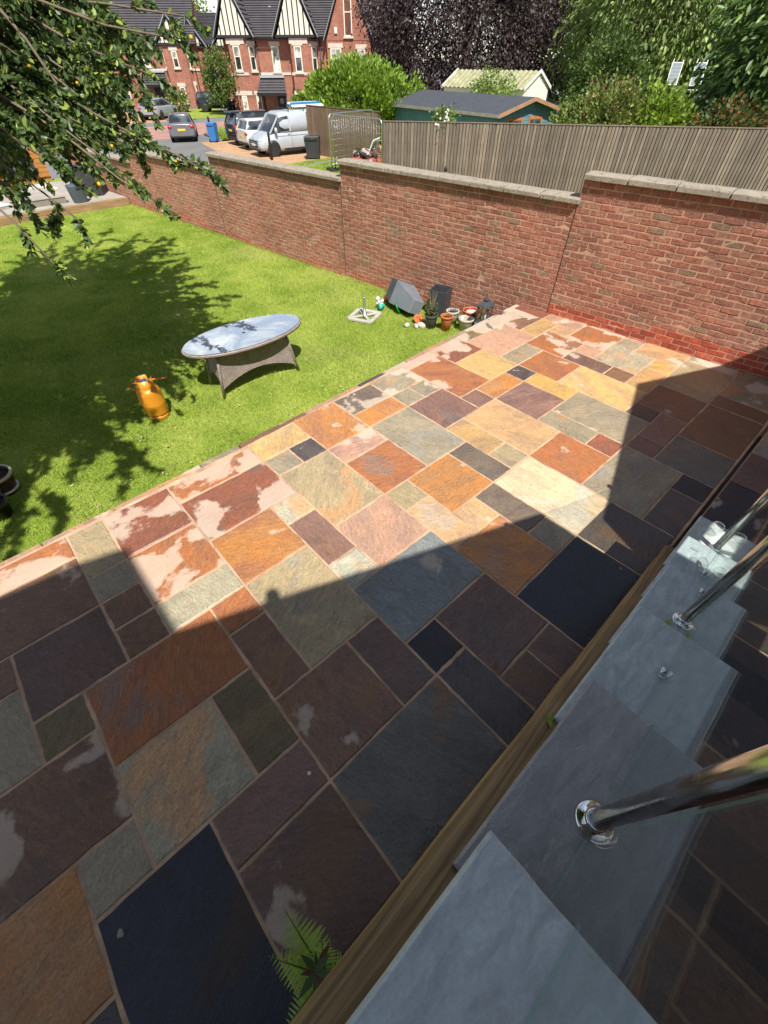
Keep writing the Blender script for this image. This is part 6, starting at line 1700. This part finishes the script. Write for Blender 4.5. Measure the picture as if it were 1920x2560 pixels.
def limb(tip, lift, nt, tw=.34, start=None, r0=.024, dens=1.0):
    """a branch from the trunk to tip with side twigs over its outer half"""
    s = start or crown_base.lerp(crown_base+Vector((.3, .1, 1.2)), rnd.random()); tip = Vector(tip); m1 = s.lerp(tip, .5)+Vector((0, 0, lift)); n = 18; pts = []; w1, w2, w3, w4 = [rnd.uniform(0, 6.28) for _ in range(4)]; am = (tip-s).length*.035
    for k in range(n+1):
        f = k/n; a = s.lerp(m1, f); b = m1.lerp(tip, f); env = math.sin(math.pi*f)*am; pts.append(a.lerp(b, f)+Vector((math.sin(w1+f*9)+.5*math.sin(w2+f*19), math.sin(w3+f*10)+.5*math.sin(w1+f*21), .8*math.sin(w4+f*11)+.4*math.sin(w3+f*23)))*env)
    TR.tube([q-org for q in pts], [r0*(1-.88*k/n)+.003 for k in range(n+1)], 7)
    for k in range(nt):
        f = .42+.58*(k+.5)/nt*1.0; i = min(n-1, int(f*n)); p = pts[i].lerp(pts[i+1], f*n-i); d = (pts[i+1]-pts[i]).normalized()
        a = Vector((rnd.gauss(0, 1), rnd.gauss(0, 1), rnd.gauss(0, .6))); s_ = d.cross(a).normalized()
        tp_ = twig(p, d*.75+s_*.75+Vector((0, 0, -.15)), tw*rnd.uniform(.6, 1.25)*(1.15-.35*f), 6)
        if rnd.random() < .5:
            q_ = tp_[rnd.randrange(2, 5)]; twig(q_, (tp_[-1]-tp_[0]).normalized()*.6+Vector((rnd.gauss(0, .5), rnd.gauss(0, .5), -.35)), tw*rnd.uniform(.4, .8), 5)
    twig(tip, (tip-pts[-2]), tw*.8, 6)
# limbs that hang into the view (tip on the sight line of a picture point, metres away)
for (px, py, di, lift, nt, tw) in [
    (510, 425, 4.9, .45, 13, .26), (440, 385, 5.1, .45, 12, .28), (385, 500, 4.6, .5, 8, .24), (300, 425, 4.8, .5, 11, .28), (230, 390, 5.0, .5, 14, .32),
    (125, 650, 4.2, .7, 6, .20), (190, 545, 4.3, .7, 8, .24), (40, 480, 4.4, .6, 14, .30), (130, 410, 4.7, .6, 15, .34), (20, 400, 4.8, .6, 22, .38),
    (430, 95, 5.4, .35, 11, .26), (460, 40, 5.6, .3, 11, .26), (360, 180, 5.3, .35, 13, .30), (290, 250, 5.2, .4, 17, .32), (320, 330, 5.0, .4, 9, .28),
    (260, 150, 5.4, .3, 34, .42), (180, 260, 5.2, .4, 32, .42), (120, 130, 5.4, .3, 38, .46), (60, 250, 5.2, .4, 36, .46), (20, 120, 5.4, .3, 38, .46), (290, 60, 5.6, .25, 24, .38),
    (200, 40, 5.7, .2, 34, .44), (90, 20, 5.8, .2, 34, .46), (220, 320, 5.0, .45, 20, .36), (90, 340, 5.0, .5, 28, .42), (320, 110, 5.8, .3, 18, .34), (150, 190, 5.8, .3, 34, .44), (40, 180, 5.9, .3, 34, .46),
    (230, 90, 6.2, .2, 34, .46), (110, 70, 6.2, .2, 34, .46), (60, 120, 6.4, .2, 34, .48), (180, 150, 6.3, .2, 34, .48), (20, 40, 6.2, .2, 34, .48), (30, 300, 5.6, .35, 30, .44), (270, 210, 5.9, .3, 28, .4),
    (50, 60, 6.8, .2, 38, .5), (140, 40, 6.9, .2, 38, .5), (200, 110, 6.9, .2, 36, .48), (90, 160, 6.8, .25, 38, .5), (150, 230, 6.6, .25, 34, .46), (30, 220, 6.6, .25, 36, .5), (250, 50, 7.0, .2, 32, .46), (70, 290, 6.3, .3, 30, .44)]:
    limb(view(px, py, di), lift, nt, tw)
# the rest of the crown, above the picture: it throws the dappled shade on the lawn
top = MB()
def up_crown(cx, cy, cz, rx, ry, rz, n):
    for i in range(n):
        d = rng.normal(0, 1, 3); d /= np.linalg.norm(d); r = .35+.65*rng.uniform()**.6
        c = Vector((cx+d[0]*rx*r, cy+d[1]*ry*r, cz+d[2]*rz*r))
        limb(c, .2, 8, .62, None, .04)
up_crown(.2, 3.7, 6.0, 2.5, 3.4, 1.9, 86)
up_crown(-.2, 2.4, 5.2, 1.5, 1.8, .9, 16)
up_crown(-1.2, .7, 4.9, 1.5, 1.7, 1.0, 40)
up_crown(-1.9, -1.0, 4.7, 1.2, 1.2, .8, 24)
up_crown(.6, 5.2, 6.6, 2.2, 2.6, 1.4, 26)
P = np.array([tuple(p) for p in LP]); D = np.array([tuple(p) for p in LD])
D /= np.linalg.norm(D, axis=1)[:, None]
vis = P[:, 2] < 3.6
G1 = [(.065, .115, .034), (.09, .15, .044), (.046, .085, .028), (.12, .19, .055), (.055, .10, .032), (.08, .13, .04), (.28, .35, .07)]  # the last, bright yellow-green tone paints the sparkle of backlit leaves
org_np = np.array(tuple(org))
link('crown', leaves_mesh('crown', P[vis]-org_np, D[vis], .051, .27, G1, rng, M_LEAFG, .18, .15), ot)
hi = ~vis
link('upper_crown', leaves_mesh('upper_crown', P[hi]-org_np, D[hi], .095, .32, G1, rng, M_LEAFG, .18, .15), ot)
TR.build('trunk', M_TWIG, ot)
fm = MB()
for p in FR:
    if p.z < 3.6: fm.blob(p-org, rnd.uniform(.011, .018), 8, 6, .1, rnd)
tag(fm.build('fruit', basic('yellow_fruit', lin(228, 176, 40, .8), .45, .2, 30, .05), ot), kind='stuff')
